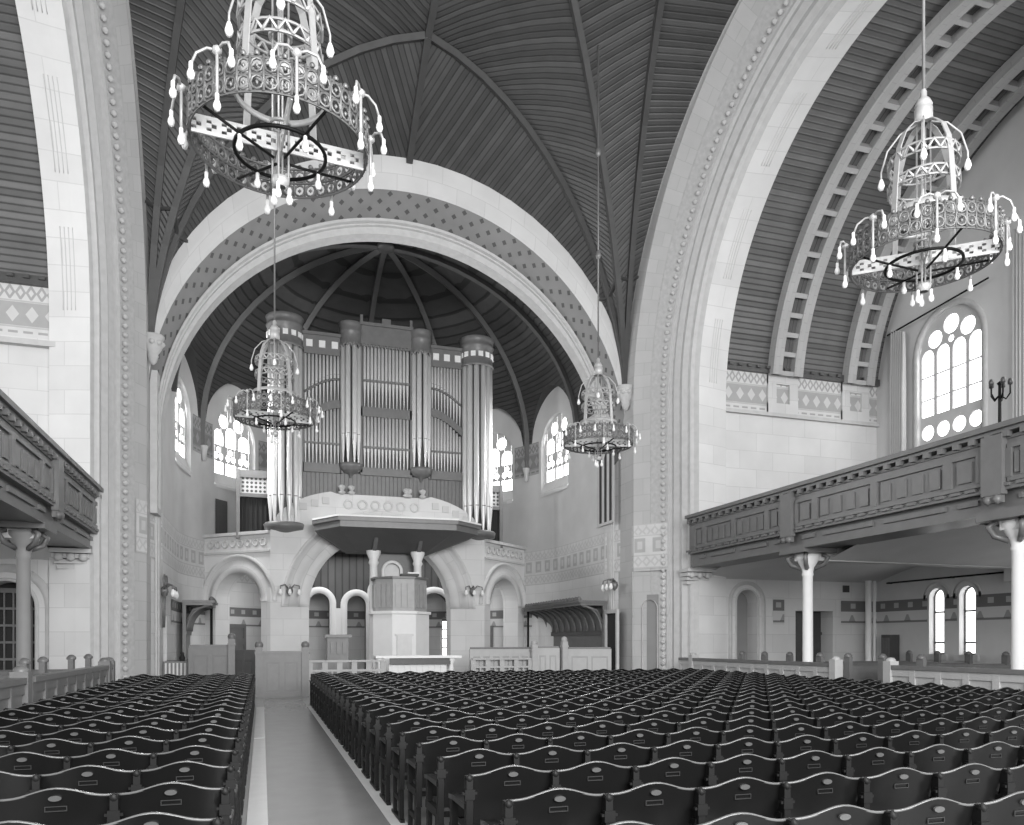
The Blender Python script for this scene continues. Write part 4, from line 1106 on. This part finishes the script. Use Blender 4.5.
# canopy
fr = [(2.05, 31.1), (1.85, 30.0), (2.65, 28.6), (6.85, 28.4), (7.95, 29.4), (7.95, 31.1)]
mb = MB().prism(fr, 5.72, 5.94); mb.prism([(p[0] + (PX - p[0]) * -0.03, p[1] - 0.06 if p[1] < 31 else p[1]) for p in fr], 5.94, 6.08); mb.build('sounding_board', M['oak'], t)
mb = MB().prism([(p[0] + (PX - p[0]) * -0.035, p[1] - 0.09 if p[1] < 31 else p[1]) for p in fr], 6.08, 6.14); mb.build('canopy_edge', M['white'], t)
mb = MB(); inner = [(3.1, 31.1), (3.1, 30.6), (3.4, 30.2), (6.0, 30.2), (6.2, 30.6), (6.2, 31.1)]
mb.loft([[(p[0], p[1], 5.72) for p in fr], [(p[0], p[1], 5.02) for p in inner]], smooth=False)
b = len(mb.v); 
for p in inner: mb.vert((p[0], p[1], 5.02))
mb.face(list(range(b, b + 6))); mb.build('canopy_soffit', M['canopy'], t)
for x in (PX - 0.88, PX + 0.8): MB().tube([(x, PY + 0.5, 5.0), (x, PY + 0.2, 5.2), (x, PY - 0.3, 5.65)], 0.1, 4, smooth=False).build('bracket', M['oak'], t)
mb = MB(); IN2 = Path([(PX - 0.8, 30.6), (PX + 0.9, 30.6)]); wall(mb, IN2, 3.0, 5.02, [archop(0.42, 1.02, 3.0, 4.35)], depth=0.15, back=True); mb.build('back_panel', M['darkwood'], t)
mb = MB(); archivolt(mb, IN2, 0.72, 0.3, 4.35, 3.0, [(0, 0), (0, 0.06), (0.1, 0.06), (0.12, 0.0)]); mb.build('niche_ring', M['pulpit'], t)
mb = MB().box(PX - 0.52, PX + 0.5, 30.72, 30.8, 3.0, 5.0); mb.build('niche_back', M['strip'], t)
mb = MB().box(4.85, 5.5, PY - 0.75, PY - 0.4, 4.02, 4.1)
tag(mb.build('reading_desk', M['leather'], org=(5.0, PY - 0.6, 4.02)), 'dark slanted reading desk resting on the pulpit rim', 'reading desk')
tag(MB().box(5.1, 5.5, PY - 0.7, PY - 0.45, 4.11, 4.16).build('book', M['white'], org=(5.2, PY - 0.6, 4.11)), 'open white book lying on the pulpit reading desk', 'book')

# ------------------------------------------------------------------ chancel fittings
def screen(label, A, B, z1, balus=False, name='chancel_screen', z0=0.0, panels=2):
    """panelled oak screen from A to B"""
    L = hypot(B[0] - A[0], B[1] - A[1]); ang = atan2(B[1] - A[1], B[0] - A[0]); c = ((A[0] + B[0]) / 2, (A[1] + B[1]) / 2)
    t = thing(name, label, 'screen', (c[0], c[1], z0), 'oak screens round the chancel')
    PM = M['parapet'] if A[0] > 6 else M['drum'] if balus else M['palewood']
    def pt(u): return (A[0] + (B[0] - A[0]) * u, A[1] + (B[1] - A[1]) * u)
    if not balus:
        mb = MB().obox(c, ang, L, 0.05, z0, z1 - 0.06); mb.build('panel', M['balc'] if A[0] < 6 else M['drum'], t)
        mb = MB()
        for k in range(panels + 1): mb.obox(pt(min(1, max(0, (k + 0.0) / panels))), ang, 0.12, 0.1, z0, z1 - 0.06)
        mb.obox(c, ang, L, 0.09, z1 - 0.32, z1 - 0.06); mb.obox(c, ang, L, 0.09, z0, z0 + 0.16)
        mb.build('stile', PM, t)
        for k in range(panels):
            u = (k + 0.5) / panels; mb = MB().obox(pt(u), ang, L / panels - 0.22, 0.085, z0 + 0.22, z1 - 0.38); mb.build('raised_field', PM, t)
    else:
        mb = MB(); mb.obox(c, ang, L, 0.08, z1 - 0.34, z1 - 0.28); mb.obox(c, ang, L, 0.08, z0, z0 + 0.1); n = max(2, int(L / 0.42))
        for k in range(n + 1): mb.obox(pt(k / n), ang, 0.16, 0.07, z0, z1 - 0.05)
        for k in range(n): mb.obox(pt((k + 0.5) / n), ang, 0.05, 0.05, z0, z1 - 0.3)
        mb.build('baluster', PM, t)
    mb = MB().obox(c, ang, L + 0.06, 0.14, z1 - 0.06, z1); mb.build('cap_rail', M['oak'] if not balus else PM, t)
    return t
def post(x, y, h, label):
    t = MB().box(x - 0.1, x + 0.1, y - 0.1, y + 0.1, 0, h); t.box(x - 0.12, x + 0.12, y - 0.12, y + 0.12, h - 0.2, h - 0.14)
    t.lathe([(0.1, 0), (0.12, 0.06), (0.1, 0.13), (0.05, 0.17), (0, 0.18)], (x, y, h), 8)
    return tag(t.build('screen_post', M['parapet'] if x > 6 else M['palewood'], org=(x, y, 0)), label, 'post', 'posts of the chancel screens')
screen('oak double-panelled gate closing the end of the aisle', (0.05, 23.7), (1.05, 23.7), 1.34, name='chancel_gate')
post(-0.08, 23.7, 1.45, 'oak post beside the gate, on its narrow chair block side'); post(1.2, 23.7, 1.45, 'oak post beside the gate, on its pulpit side')
screen('low pierced oak railing from the gate to the communion table', (1.35, 24.0), (3.5, 24.0), 1.06, balus=True)
screen('oak screen beyond the narrow chair block beside the first arch', (-2.05, 25.6), (-0.95, 25.6), 1.52)
screen('lower oak screen set back between gate and first arch', (-0.85, 26.2), (-0.2, 25.4), 1.36)
post(-0.88, 25.5, 1.7, 'taller oak post between the two screens by the first arch')
screen('pierced oak front of the choir stalls beside the third arch', (6.85, 26.0), (8.9, 26.0), 1.05, balus=True)
screen('oak backboard behind the pierced choir front', (6.85, 26.25), (8.95, 26.25), 1.42, panels=6)
post(9.05, 26.0, 1.5, 'oak post ending the pierced choir front')
screen('oak panelled stall front below the canopied bench, nearer the arcade', (9.2, 26.1), (9.9, 25.92), 1.45)
post(10.1, 25.8, 1.62, 'oak post in the middle of the stall fronts')
screen('oak panelled stall front below the canopied bench, beside the dark door', (10.3, 25.8), (11.6, 25.3), 1.42)
# communion table
t = thing('communion_table', 'long white communion table standing before the pulpit', 'table', (4.7, 25.6, 0))
mb = MB().box(3.45, 6.25, 25.2, 26.0, 1.08, 1.16); mb.build('tabletop', M['white'], t)
mb = MB().box(3.9, 5.9, 25.3, 25.34, 0.88, 1.08); mb.build('apron', M['darkwood'], t)
for x in (3.6, 5.95):
    mb = MB().lathe([(0.13, 0), (0.13, 0.1), (0.07, 0.2), (0.09, 0.6), (0.07, 0.9), (0.13, 1.0), (0.13, 1.08), (0, 1.08)], (x, 25.4, 0), 10); mb.build('leg', M['white'], t)
    mb = MB().lathe([(0.13, 0), (0.13, 0.1), (0.07, 0.2), (0.09, 0.6), (0.07, 0.9), (0.13, 1.0), (0.13, 1.08), (0, 1.08)], (x, 25.85, 0), 10); mb.build('leg', M['white'], t)
mb = MB().box(3.9, 5.8, 25.45, 25.5, 0.1, 0.9)
for k in range(9): mb.box(4.0 + k * 0.2, 4.1 + k * 0.2, 25.42, 25.45, 0.2, 0.85)
mb.build('front_panel', M['pulpit'], t)
# lectern
t = thing('lectern', 'pale wooden lectern standing before the second arch', 'lectern', (2.45, 27.5, 0))
mb = MB().prism([(2.1, 27.2), (2.8, 27.2), (2.8, 27.8), (2.1, 27.8)], 0, 1.75); mb.build('body', M['palewood'], t)
mb = MB().box(2.02, 2.9, 27.1, 27.9, 1.75, 1.85); mb.build('ledge', M['oak'], t)
mb = MB()
for k in range(3): mb.box(2.2 + k * 0.2, 2.32 + k * 0.2, 27.16, 27.2, 1.2, 1.6)
mb.build('panel', M['oak'], t)
# canopied bench along the side wall
def stall(label, sg, X, y0, y1):
    t = thing('canopied_stall', label, 'choir stall', (X, (y0 + y1) / 2, 0))
    def bx(mb, a, b, ya, yb, za, zb): x0, x1 = X - sg * a, X - sg * b; mb.box(min(x0, x1), max(x0, x1), ya, yb, za, zb)
    mb = MB(); bx(mb, 0.0, 0.1, y0, y1, 0, 2.0); mb.build('back_board', M['oak'], t)
    mb = MB(); n = max(2, int((y1 - y0) / 0.62)); w = (y1 - y0) / n
    rings = []
    for k in range(9):
        a = pi / 2 * k / 8; rings.append([(X - sg * (0.1 + 0.75 * (1 - cos(a))), y, 2.0 + 0.9 * sin(a)) for y in (y0, y1)])
    mb.loft(rings); mb.build('cove', M['oak'], t)
    for k in range(n + 1):
        y = y0 + k * w; mb = MB()
        pts = [(X - sg * (0.14 + 0.75 * (1 - cos(pi / 2 * q / 8))), y, 2.0 + 0.9 * sin(pi / 2 * q / 8)) for q in range(9)]
        mb.tube(pts, 0.05, 5); mb.build('cove_rib', M['palewood'], t)
    mb = MB(); bx(mb, 0, 1.0, y0 - 0.1, y1 + 0.1, 2.92, 3.02); bx(mb, 0, 1.08, y0 - 0.15, y1 + 0.15, 3.02, 3.1)
    mb.build('canopy', M['oak'], t)
    mb = MB()
    for k in range(2 * n): y = y0 + (k + 0.5) * w / 2; mb.lathe([(0, 0), (0.09, 0), (0.1, 0.06), (0.05, 0.14), (0, 0.16)], (X - sg * 0.95, y, 3.1), 6)
    mb.build('cresting', M['palewood'], t)
    mb = MB(); bx(mb, 0.08, 0.14, y0, y1, 1.85, 2.02); mb.build('back_rail', M['darkwood'], t)
    mb = MB(); bx(mb, 0.1, 0.6, y0, y1, 0.42, 0.5); mb.build('seat', M['palewood'], t)
    mb = MB(); bx(mb, 0.0, 0.12, y0 - 0.08, y0, 0, 2.95)
    pts = [(X - sg * 0.12, y0 - 0.04, 2.3), (X - sg * 0.35, y0 - 0.04, 2.75), (X - sg * 0.95, y0 - 0.04, 2.95)]; mb.tube(pts, 0.05, 4); mb.build('end_bracket', M['palewood'], t)
    mb = MB(); mb.tube([(X - sg * 0.85, y1 - 0.05, 0.3), (X - sg * 0.85, y1 - 0.05, 2.92)], 0.05, 6); mb.build('end_post', M['iron'], t)
stall('long canopied bench with coved ribbed back on the bright chancel wall', 1, 11.9, 26.35, 32.6)
stall('canopied bench seen end-on beside the first arch', -1, -2.7, 30.4, 32.4)
# dark door beside the stall and panelled cupboard on the other side
mb = MB().box(11.88, 11.98, 25.25, 26.1, 0, 2.62); struct('door_6', mb, M['dark'])
mb = MB().box(11.8, 11.9, 25.15, 25.25, 0, 2.62); mb.box(11.8, 11.9, 26.1, 26.2, 0, 2.62); mb.box(11.8, 11.9, 25.15, 26.2, 2.62, 2.75); struct('trim_door_frame', mb, M['moulding'])
DG = Path([(12.9, 23.5), (12.15, 24.5)]); mb = MB(); wall(mb, DG, 0, 4.0, [archop(0.35, 0.9, 0.0, 2.75)], depth=0.12, d=0.0, edges=True); struct('trim_pier_niche', mb, M['stone'])
mb = MB(); wall(mb, DG, 0, 3.2, (), d=0.03, sa=0.33, sb=0.92, reveal=False); struct('trim_pier_niche_back', mb, M['niche'])  # back toned darker: shade of a deeper recess put into the colour
mb = MB(); archivolt(mb, DG, 0.625, 0.275, 2.75, 0, [(0, 0.0), (0, 0.05), (0.1, 0.05), (0.12, 0)]); struct('trim_pier_niche_ring', mb, M['moulding'])
t = thing('cupboard', 'low pale cupboard against the shaded chancel wall beyond the chairs', 'cupboard', (-2.45, 27.2, 0))
mb = MB().box(-2.9, -2.2, 26.4, 28.0, 0, 1.0); mb.build('body', M['palewood'], t)
mb = MB()
for k in range(6): mb.box(-2.85 + k * 0.11, -2.8 + k * 0.11, 26.37, 26.4, 0.05, 0.95)
mb.build('slat', M['strip'], t)
tag(MB().lathe([(0.07, 0), (0.09, 0.1), (0.05, 0.2), (0.06, 0.26), (0, 0.28)], (-2.4, 26.9, 1.0), 10).build('jar', M['dark'], org=(-2.4, 26.9, 1.0)), 'small dark jar on the low pale cupboard', 'jar')
# wall sconces
def sconce(loc, ang, label, big):
    t = thing('wall_sconce', label, 'wall lamp', loc, 'wall sconces')
    x, y, z = loc; dx, dy = cos(ang), sin(ang); tx, ty = -dy, dx
    mb = MB().lathe([(0.0, -0.2), (0.1, -0.1), (0.13, 0), (0.1, 0.1), (0, 0.2)], (x + dx * 0.06, y + dy * 0.06, z), 8); mb.build('backplate', M['brassd'], t)
    n = 3
    for k in range(n):
        q = (k - 1) * 0.34 * (1.6 if big else 1.0)
        P_ = [(x, y, z), (x + dx * 0.2 + tx * q * 0.5, y + dy * 0.2 + ty * q * 0.5, z + 0.22), (x + dx * 0.34 + tx * q, y + dy * 0.34 + ty * q, z + 0.16), (x + dx * 0.36 + tx * q, y + dy * 0.36 + ty * q, z + 0.02)]
        a = MB().tube(P_, 0.025, 5).build('arm', M['brassd'], t)
        e = P_[-1]; MB().lathe([(0.03, 0.02), (0.05, -0.04), (0.075, -0.12), (0.04, -0.2), (0, -0.21)], e, 8).build('bulb', M['bulb'], a)
    if big:
        mb = MB()
        for s_ in (-1, 1):
            mb.tube([(x + dx * .05 + tx * s_ * 0.1, y + dy * .05 + ty * s_ * 0.1, z - 1.1), (x + dx * .05 + tx * s_ * 0.25, y + dy * .05 + ty * s_ * 0.25, z - 0.5), (x + dx * .08 + tx * s_ * 0.1, y + dy * .08 + ty * s_ * 0.1, z)], 0.03, 5)
            mb.ring((x + dx * .1 + tx * s_ * 0.28, y + dy * .1 + ty * s_ * 0.28, z + 0.3), 0.2, 0.025, 14, 4, 'x')
        mb.build('scroll', M['brassd'], t)
sconce((1.0, 31.12, 3.55), -pi / 2, 'small branched wall sconce on the pier between first and second arch', False)
sconce((8.15, 31.12, 3.65), -pi / 2, 'small branched wall sconce on the pier between second and third arch', False)
sconce((-2.92, 26.3, 3.15), 0.0, 'large scrolled wall sconce above the shaded chancel doorway', True)
sconce((11.9, 25.4, 3.6), pi, 'pale wall sconce above the dark chancel door', False)

# ------------------------------------------------------------------ chandeliers (built once at the origin: z = 0 is the main ring)
R = 0.97
ch = thing('chandelier', 'crown chandelier with pierced hoops hanging closest overhead', 'chandelier', (0, 0, 0), 'crown chandeliers', world=False)
mb = MB()
for z in (-0.19, -0.015, 0.16): mb.hoop((0, 0, z), R, 0.022, 0.016, 56)
for k in range(44):
    a = 2 * pi * k / 44; c = (R * cos(a), R * sin(a))
    for zc_ in (-0.09, 0.085):
        pts = [(c[0] - sin(a) * 0.062 * cos(q), c[1] + cos(a) * 0.062 * cos(q), zc_ + 0.07 * sin(q)) for q in [2 * pi * j / 8 for j in range(8)]]
        mb.tube(pts, 0.015, 4, closed=True)
        mb.lathe([(0, -0.028), (0.026, 0), (0, 0.028)], (c[0], c[1], zc_), 4)
    a2 = a + pi / 44; mb.tube([(R * cos(a2), R * sin(a2), -0.18), (R * cos(a2), R * sin(a2), 0.19)], 0.016, 4)
    mb.lathe([(0.02, 0.18), (0.035, 0.2), (0.02, 0.23), (0, 0.235)], (c[0], c[1], 0), 5)
mb.build('main_ring', M['brassd'], ch)
def bar(c0, c1, w, cells, m):
    """pierced flat bar lying level: real square holes"""
    L = c1 - c0; mb = MB(); n = cells * 3
    ws = [-w / 2, -w * 0.3, -w * 0.12, w * 0.12, w * 0.3, w / 2]
    for i in range(n):
        for j in range(5):
            hole = (i % 3 == 1 and j == 2) or (i % 3 == 0 and j in (1, 3)) 
            if hole: continue
            x0, x1 = c0 + L * i / n, c0 + L * (i + 1) / n
            mb.box(x0, x1, ws[j], ws[j + 1], -0.02, 0.0)
    return mb
for q in (0, 1):
    mb = bar(-R + .03, R - .03, 0.2, 12, None)
    ca, sa = cos(radians(20 + 90 * q)), sin(radians(20 + 90 * q))
    mb.v = [(x * ca - z * sa, x * sa + z * ca, -y - 0.1) for x, y, z in mb.v]
    mb.build('cross_plate', M['white'], ch)
mb = MB().ring((0, 0, -0.22), 0.5, 0.022, 32, 5)
for k in range(4):
    a = pi / 4 + k * pi / 2; mb.tube([(0.08 * cos(a), 0.08 * sin(a), -0.3), (0.5 * cos(a), 0.5 * sin(a), -0.22), (R * cos(a), R * sin(a), -0.12)], 0.016, 4)
mb.build('inner_hoop', M['iron'], ch)
mb = MB().hoop((0, 0, 0.42), 0.52, 0.07, 0.02, 36); mb.build('plain_hoop', M['brass'], ch)
# upper gallery ring, pierced
for z in (0.83, 1.18):
    mb = MB(); r2 = 0.46
    mb.hoop((0, 0, z), r2, 0.025, 0.02, 32); mb.hoop((0, 0, z + 0.13), r2, 0.025, 0.02, 32)
    for k in range(18):
        a = 2 * pi * k / 18; b = a + 2 * pi / 18
        mb.tube([(r2 * cos(a), r2 * sin(a), z + 0.01), (r2 * cos((a + b) / 2), r2 * sin((a + b) / 2), z + 0.14), (r2 * cos(b), r2 * sin(b), z + 0.01)], 0.022, 4)
    mb.build('upper_ring', M['brass'], ch)
for k in range(4):
    a = radians(59) + k * pi / 2; pts = []
    for r, z in ((0.55, 0.15), (0.51, 0.8), (0.48, 1.15), (0.44, 1.4), (0.35, 1.62), (0.21, 1.77), (0.06, 1.83)): pts.append((r * cos(a), r * sin(a), z))
    mb = MB(); wd = 0.045
    rings = [[(p[0] - sin(a) * q, p[1] + cos(a) * q, p[2]) for q in (-wd, wd)] for p in pts]
    rings2 = [[(p[0] * 0.97 - sin(a) * q, p[1] * 0.97 + cos(a) * q, p[2] - 0.01) for q in (wd, -wd)] for p in pts]
    mb.loft([r1 + r2_ for r1, r2_ in zip(rings, rings2)], closed=True, smooth=False); mb.build('strap', M['brass'], ch)
    a = radians(14) + k * pi / 2; pts = [(r * cos(a), r * sin(a), z) for r, z in ((0.05, 1.83), (0.3, 1.74), (0.47, 1.54), (0.55, 1.25), (0.55, 1.13))]
    arm = MB().tube(pts, 0.014, 5).build('bow', M['brass'], ch)
    MB().lathe([(0.02, 0.02), (0.035, -0.02), (0.05, -0.08), (0.03, -0.13), (0, -0.14)], (0.55 * cos(a), 0.55 * sin(a), 1.13), 8).build('bulb', M['bulb'], arm)
mb = MB().lathe([(0.05, 1.8), (0.12, 1.84), (0.12, 2.02), (0.1, 2.04), (0.12, 2.07), (0.08, 2.15), (0.045, 2.18), (0.045, 2.26), (0.025, 2.3)], (0, 0, 0), 14); mb.build('neck', M['brass'], ch)
mb = MB()
for k in range(4):
    a = k * pi / 2; mb.tube([(0.09 * cos(a), 0.09 * sin(a), 1.83), (0.09 * cos(a), 0.09 * sin(a), -0.55)], 0.013, 5)
mb.lathe([(0.06, -0.6), (0.1, -0.55), (0.1, -0.5), (0, -0.5)], (0, 0, 0), 8); mb.ring((0, 0, 1.1), 0.12, 0.02, 14, 4); mb.ring((0, 0, 0.1), 0.12, 0.02, 14, 4)
mb.build('centre_rod', M['brass'], ch)
BULB = [(0.014, 0.03), (0.022, 0.02), (0.022, -0.03), (0.02, -0.04), (0.036, -0.08), (0.04, -0.11), (0.028, -0.145), (0, -0.155)]
for k in range(3):
    a = 0.5 + k * 2 * pi / 3; MB().lathe(BULB, (0.1 * cos(a), 0.1 * sin(a), -0.62), 7).build('bulb', M['bulb'], ch)
for k in range(4):
    a = k * pi / 2 + pi / 4; MB().lathe(BULB, (0.5 * cos(a), 0.5 * sin(a), -0.26), 7).build('bulb', M['bulb'], ch)
for k in range(8):
    a = 2 * pi * k / 8 + pi / 8; cx_, cy_ = (R + 0.07) * cos(a), (R + 0.07) * sin(a); tx, ty = -sin(a), cos(a); dx, dy = cos(a), sin(a)
    mb = MB().tube([(cx_, cy_, 0.22), (cx_, cy_, -0.22)], 0.018, 5); mb.lathe([(0, 0.28), (0.05, 0.24), (0.05, 0.2), (0, 0.17)], (cx_, cy_, 0), 6)
    ends = []
    for s_ in (-1, 1):
        pts = [(cx_, cy_, 0.22)]
        for q, o_, z in ((0.1, 0.03, 0.25), (0.2, 0.07, 0.2), (0.25, 0.09, 0.08)): pts.append((cx_ + tx * q * s_ + dx * o_, cy_ + ty * q * s_ + dy * o_, z))
        mb.tube(pts, 0.015, 5); ends.append(pts[-1])
    arm = mb.build('bracket_arm', M['brass'], ch)
    for e in ends + [(cx_, cy_, -0.24)]: MB().lathe(BULB, e, 7).build('bulb', M['bulb'], arm)
def rod(root, L, knobs=()):
    mb = MB().tube([(0, 0, 2.25), (0, 0, 2.45 + L)], 0.022, 6)
    for z in knobs: mb.lathe([(0.02, -0.12), (0.07, -0.06), (0.08, 0), (0.05, 0.1), (0.02, 0.14)], (0, 0, z), 8)
    mb.lathe([(0.02, 2.3 + L), (0.16, 2.42 + L), (0.16, 2.46 + L)], (0, 0, 0), 10)
    o = mb.build('hanging_rod', M['brassd'], root); return o
spots = [((0.30, 20.6, 7.34), radians(-15), 'crown chandelier hanging in front of the organ beside the first arch', 8.6, ()),
         ((9.05, 20.5, 7.32), radians(52), 'crown chandelier hanging before the pale wall between chancel and transept', 9.1, (5.2, 8.1)),
         ((9.04, 9.0, 7.22), radians(31), 'crown chandelier hanging before the boarded transept vault', 9.0, ())]
for loc, rz, lab, L, kn in spots:
    c = dup(ch, loc, rz, lab, 'crown chandeliers'); rod(c, L, kn)
ch.location = (0.2, 9.33, 7.36); ch.rotation_euler = (0, 0, radians(-15)); rod(ch, 9.0)

# ------------------------------------------------------------------ rows of hump-backed wooden chairs
PITCH = 0.786; CW = 0.548; ROW0 = 3.79
def hump(x): return 0.795 + 0.05 * (0.5 + 0.5 * cos(2 * pi * x / CW)) ** 1.4
def back_mb(mb, n=12):
    h = CW / 2 - 0.005; fr_, bk = [], []
    def row(d):
        rs = []
        for zf in (0.0, 0.5, 1.0):
            r = []
            for k in range(n + 1):
                x = -h + 2 * h * k / n; zt = hump(x); z = 0.36 + (zt - 0.36) * zf
                y = 0.10 * (1 - (z - 0.36) / 0.48) - 0.0 + 0.03 * (2 * x / CW) ** 2 + d
                r.append((x, y, z))
            rs.append(r)
        return rs
    A, B = row(-0.012), row(0.012)
    mb.loft(A); mb.loft(B); mb.loft([A[-1], B[-1]], smooth=False); mb.loft([A[0], B[0]], smooth=False)
    for e in (0, n): mb.loft([[r[e] for r in A], [r[e] for r in B]], smooth=False)
    return mb
def rail_mb(mb, n=16):
    h = CW / 2 - 0.004; pts = []
    for k in range(n + 1):
        x = -h + 2 * h * k / n; pts.append((x, 0.03 * (2 * x / CW) ** 2, hump(x)))
    return mb.tube(pts, 0.0075, 5)  # thin strip whose pale colour paints a highlight along the back
def seat_mb(mb):
    n = 6; h = CW / 2 - 0.035
    prof = [(0.09, 0.43), (0.2, 0.415), (0.36, 0.43), (0.47, 0.44), (0.5, 0.425), (0.47, 0.40), (0.3, 0.395), (0.09, 0.405), (0.09, 0.43)]
    mb.loft([[(x, y, z) for x in (-h, 0, h)] for y, z in prof], smooth=False)
    for x in (-h, h):
        b = len(mb.v)
        for y, z in prof[:-1]: mb.vert((x, y, z))
        mb.face(list(range(b, b + len(prof) - 1)))
    return mb
def standard_mb(mb, x, end=False):
    t = 0.02
    mb.box(x - t, x + t, -0.02, 0.035, 0.30, 0.80)
    mb.box(x - t, x + t, 0.02, 0.10, 0.03, 0.40); mb.box(x - t * 0.8, x + t * 0.8, 0.36, 0.42, 0.03, 0.42)
    mb.box(x - t, x + t, 0.05, 0.44, 0.37, 0.43); mb.box(x - t, x + t, -0.03, 0.48, 0, 0.035); mb.box(x - t * 0.7, x + t * 0.7, 0.08, 0.38, 0.17, 0.21)
    mb.box(x - 0.03, x + 0.03, -0.03, 0.0, 0.66, 0.72); mb.box(x - 0.045, x + 0.045, -0.025, 0.0, 0.69, 0.705); mb.lathe([(0, -0.03), (0.03, 0), (0, 0.03)], (x, -0.01, 0.785), 6)
    mb.box(x - t, x + t, 0.36, 0.42, 0.42, 0.6)
    return mb
def arm_mb(mb, x): 
    return mb.loft([[(x - 0.03, 0.0, 0.60), (x + 0.03, 0.0, 0.60), (x + 0.03, 0.0, 0.635), (x - 0.03, 0.0, 0.635)], [(x - 0.035, 0.3, 0.605), (x + 0.035, 0.3, 0.605), (x + 0.035, 0.3, 0.635), (x - 0.035, 0.3, 0.635)], [(x - 0.03, 0.42, 0.59), (x + 0.03, 0.42, 0.59), (x + 0.03, 0.42, 0.62), (x - 0.03, 0.42, 0.62)]], closed=True, smooth=False, caps=True)
def slot_mb(mb):
    for z in (0.728, 0.752): mb.box(-0.05, 0.05, 0.003, 0.014, z - 0.002, z + 0.002)
    for x in (-0.05, 0.05): mb.box(x - 0.002, x + 0.002, 0.003, 0.014, 0.726, 0.754)
    return mb
me = dict(
    backrest=back_mb(MB()).mesh('backrest', M['chair']), top_rail=rail_mb(MB()).mesh('top_rail', M['railglint']), seat=seat_mb(MB()).mesh('seat', M['chairseat']),
    standard=standard_mb(MB(), CW / 2).mesh('standard', M['iron']), endl=standard_mb(MB(), -CW / 2).mesh('standard', M['iron']),
    armrest=arm_mb(MB(), CW / 2).mesh('armrest', M['chair']), arml=arm_mb(MB(), -CW / 2).mesh('armrest', M['chair']),
    plate=MB().disc((0, -0.012, 0.797), 0.031, 14, 'y', 0.012, 0.0145).mesh('number_plate', M['plate']), slot=slot_mb(MB()).mesh('card_slot', M['slot']))
# the far chairs: one mesh each, same shape
def whole(mb, dx=0.0, dy=0.0, left_end=False):
    m0 = MB(); m0.cur = 0; back_mb(m0, 8); m0.cur = 1; rail_mb(m0, 8); m0.cur = 2; seat_mb(m0); m0.cur = 3; standard_mb(m0, CW / 2); m0.cur = 0; arm_mb(m0, CW / 2); m0.cur = 4; m0.disc((0, -0.012, 0.797), 0.031, 8, 'y', 0.012, 0.0145)
    if left_end: m0.cur = 3; standard_mb(m0, -CW / 2); m0.cur = 0; arm_mb(m0, -CW / 2)
    b = len(mb.v); mb.v += [(x + dx, y + dy, z) for x, y, z in m0.v]; mb.a += m0.a; mb.f += [tuple(i + b for i in f_) for f_ in m0.f]; mb.sm += m0.sm; mb.mi += m0.mi
    return mb
CM = [M['chair'], M['railglint'], M['chairseat'], M['iron'], M['plate']]
one = {False: whole(MB()).mesh('theatre_chair', CM), True: whole(MB(), left_end=True).mesh('theatre_chair', CM)}
def child(name, mesh, parent):
    o = bpy.data.objects.new(name, mesh); COL.objects.link(o); o.parent = parent; return o
def chair_detailed(loc, lab, ends):
    t = thing('theatre_chair', lab, 'chair', loc, 'wooden chairs in rows', world=False)
    for nm in ('backrest', 'top_rail', 'seat', 'standard', 'armrest'): child(nm, me[nm], t)
    child('number_plate', me['plate'], t); child('card_slot', me['slot'], t)
    if ends: child('standard', me['endl'], t); child('armrest', me['arml'], t)
    return t
slots = []
for k in range(-1, 22):
    Y = ROW0 + PITCH * k
    for j in range(20): slots.append((k, j, 1.18 + CW * (j + 0.5), Y, 'wide', j == 0))
    for j in range(5): slots.append((k, j, -0.19 - CW * (j + 0.5), Y, 'narrow', j == 4))
c_, s_ = cos(YAW), sin(YAW)
def view(x, y):
    zc = x * s_ + y * c_; xc = x * c_ - y * s_; return xc / zc * FPX + 512, zc
vis = []
for sl in slots:
    px, zc = view(sl[2], sl[3])
    if -45 < px < 1070: vis.append((zc, sl))
vis.sort(key=lambda q: q[0])
NDET = 150; NIND = 300; rest = MB()
for n_, (zc, (k, j, x, y, blk, end)) in enumerate(vis):
    lab = 'dark wooden chair, %s from the aisle, %s row from the camera, %s block' % (ords[j], ords[k + 1], blk)
    if n_ < NDET: chair_detailed((x, y, 0), lab, end)
    elif n_ < NIND:
        o = bpy.data.objects.new('theatre_chair', one[end]); COL.objects.link(o); o.location = (x, y, 0); tag(o, lab, 'chair', 'wooden chairs in rows')
    else: whole(rest, x, y, end)
tag(rest.build('theatre_chairs', CM), 'far rows of dark wooden chairs reaching to the chancel screens', 'chairs', kind='stuff')

for o in S.objects:
    if '_o' in o: del o['_o']
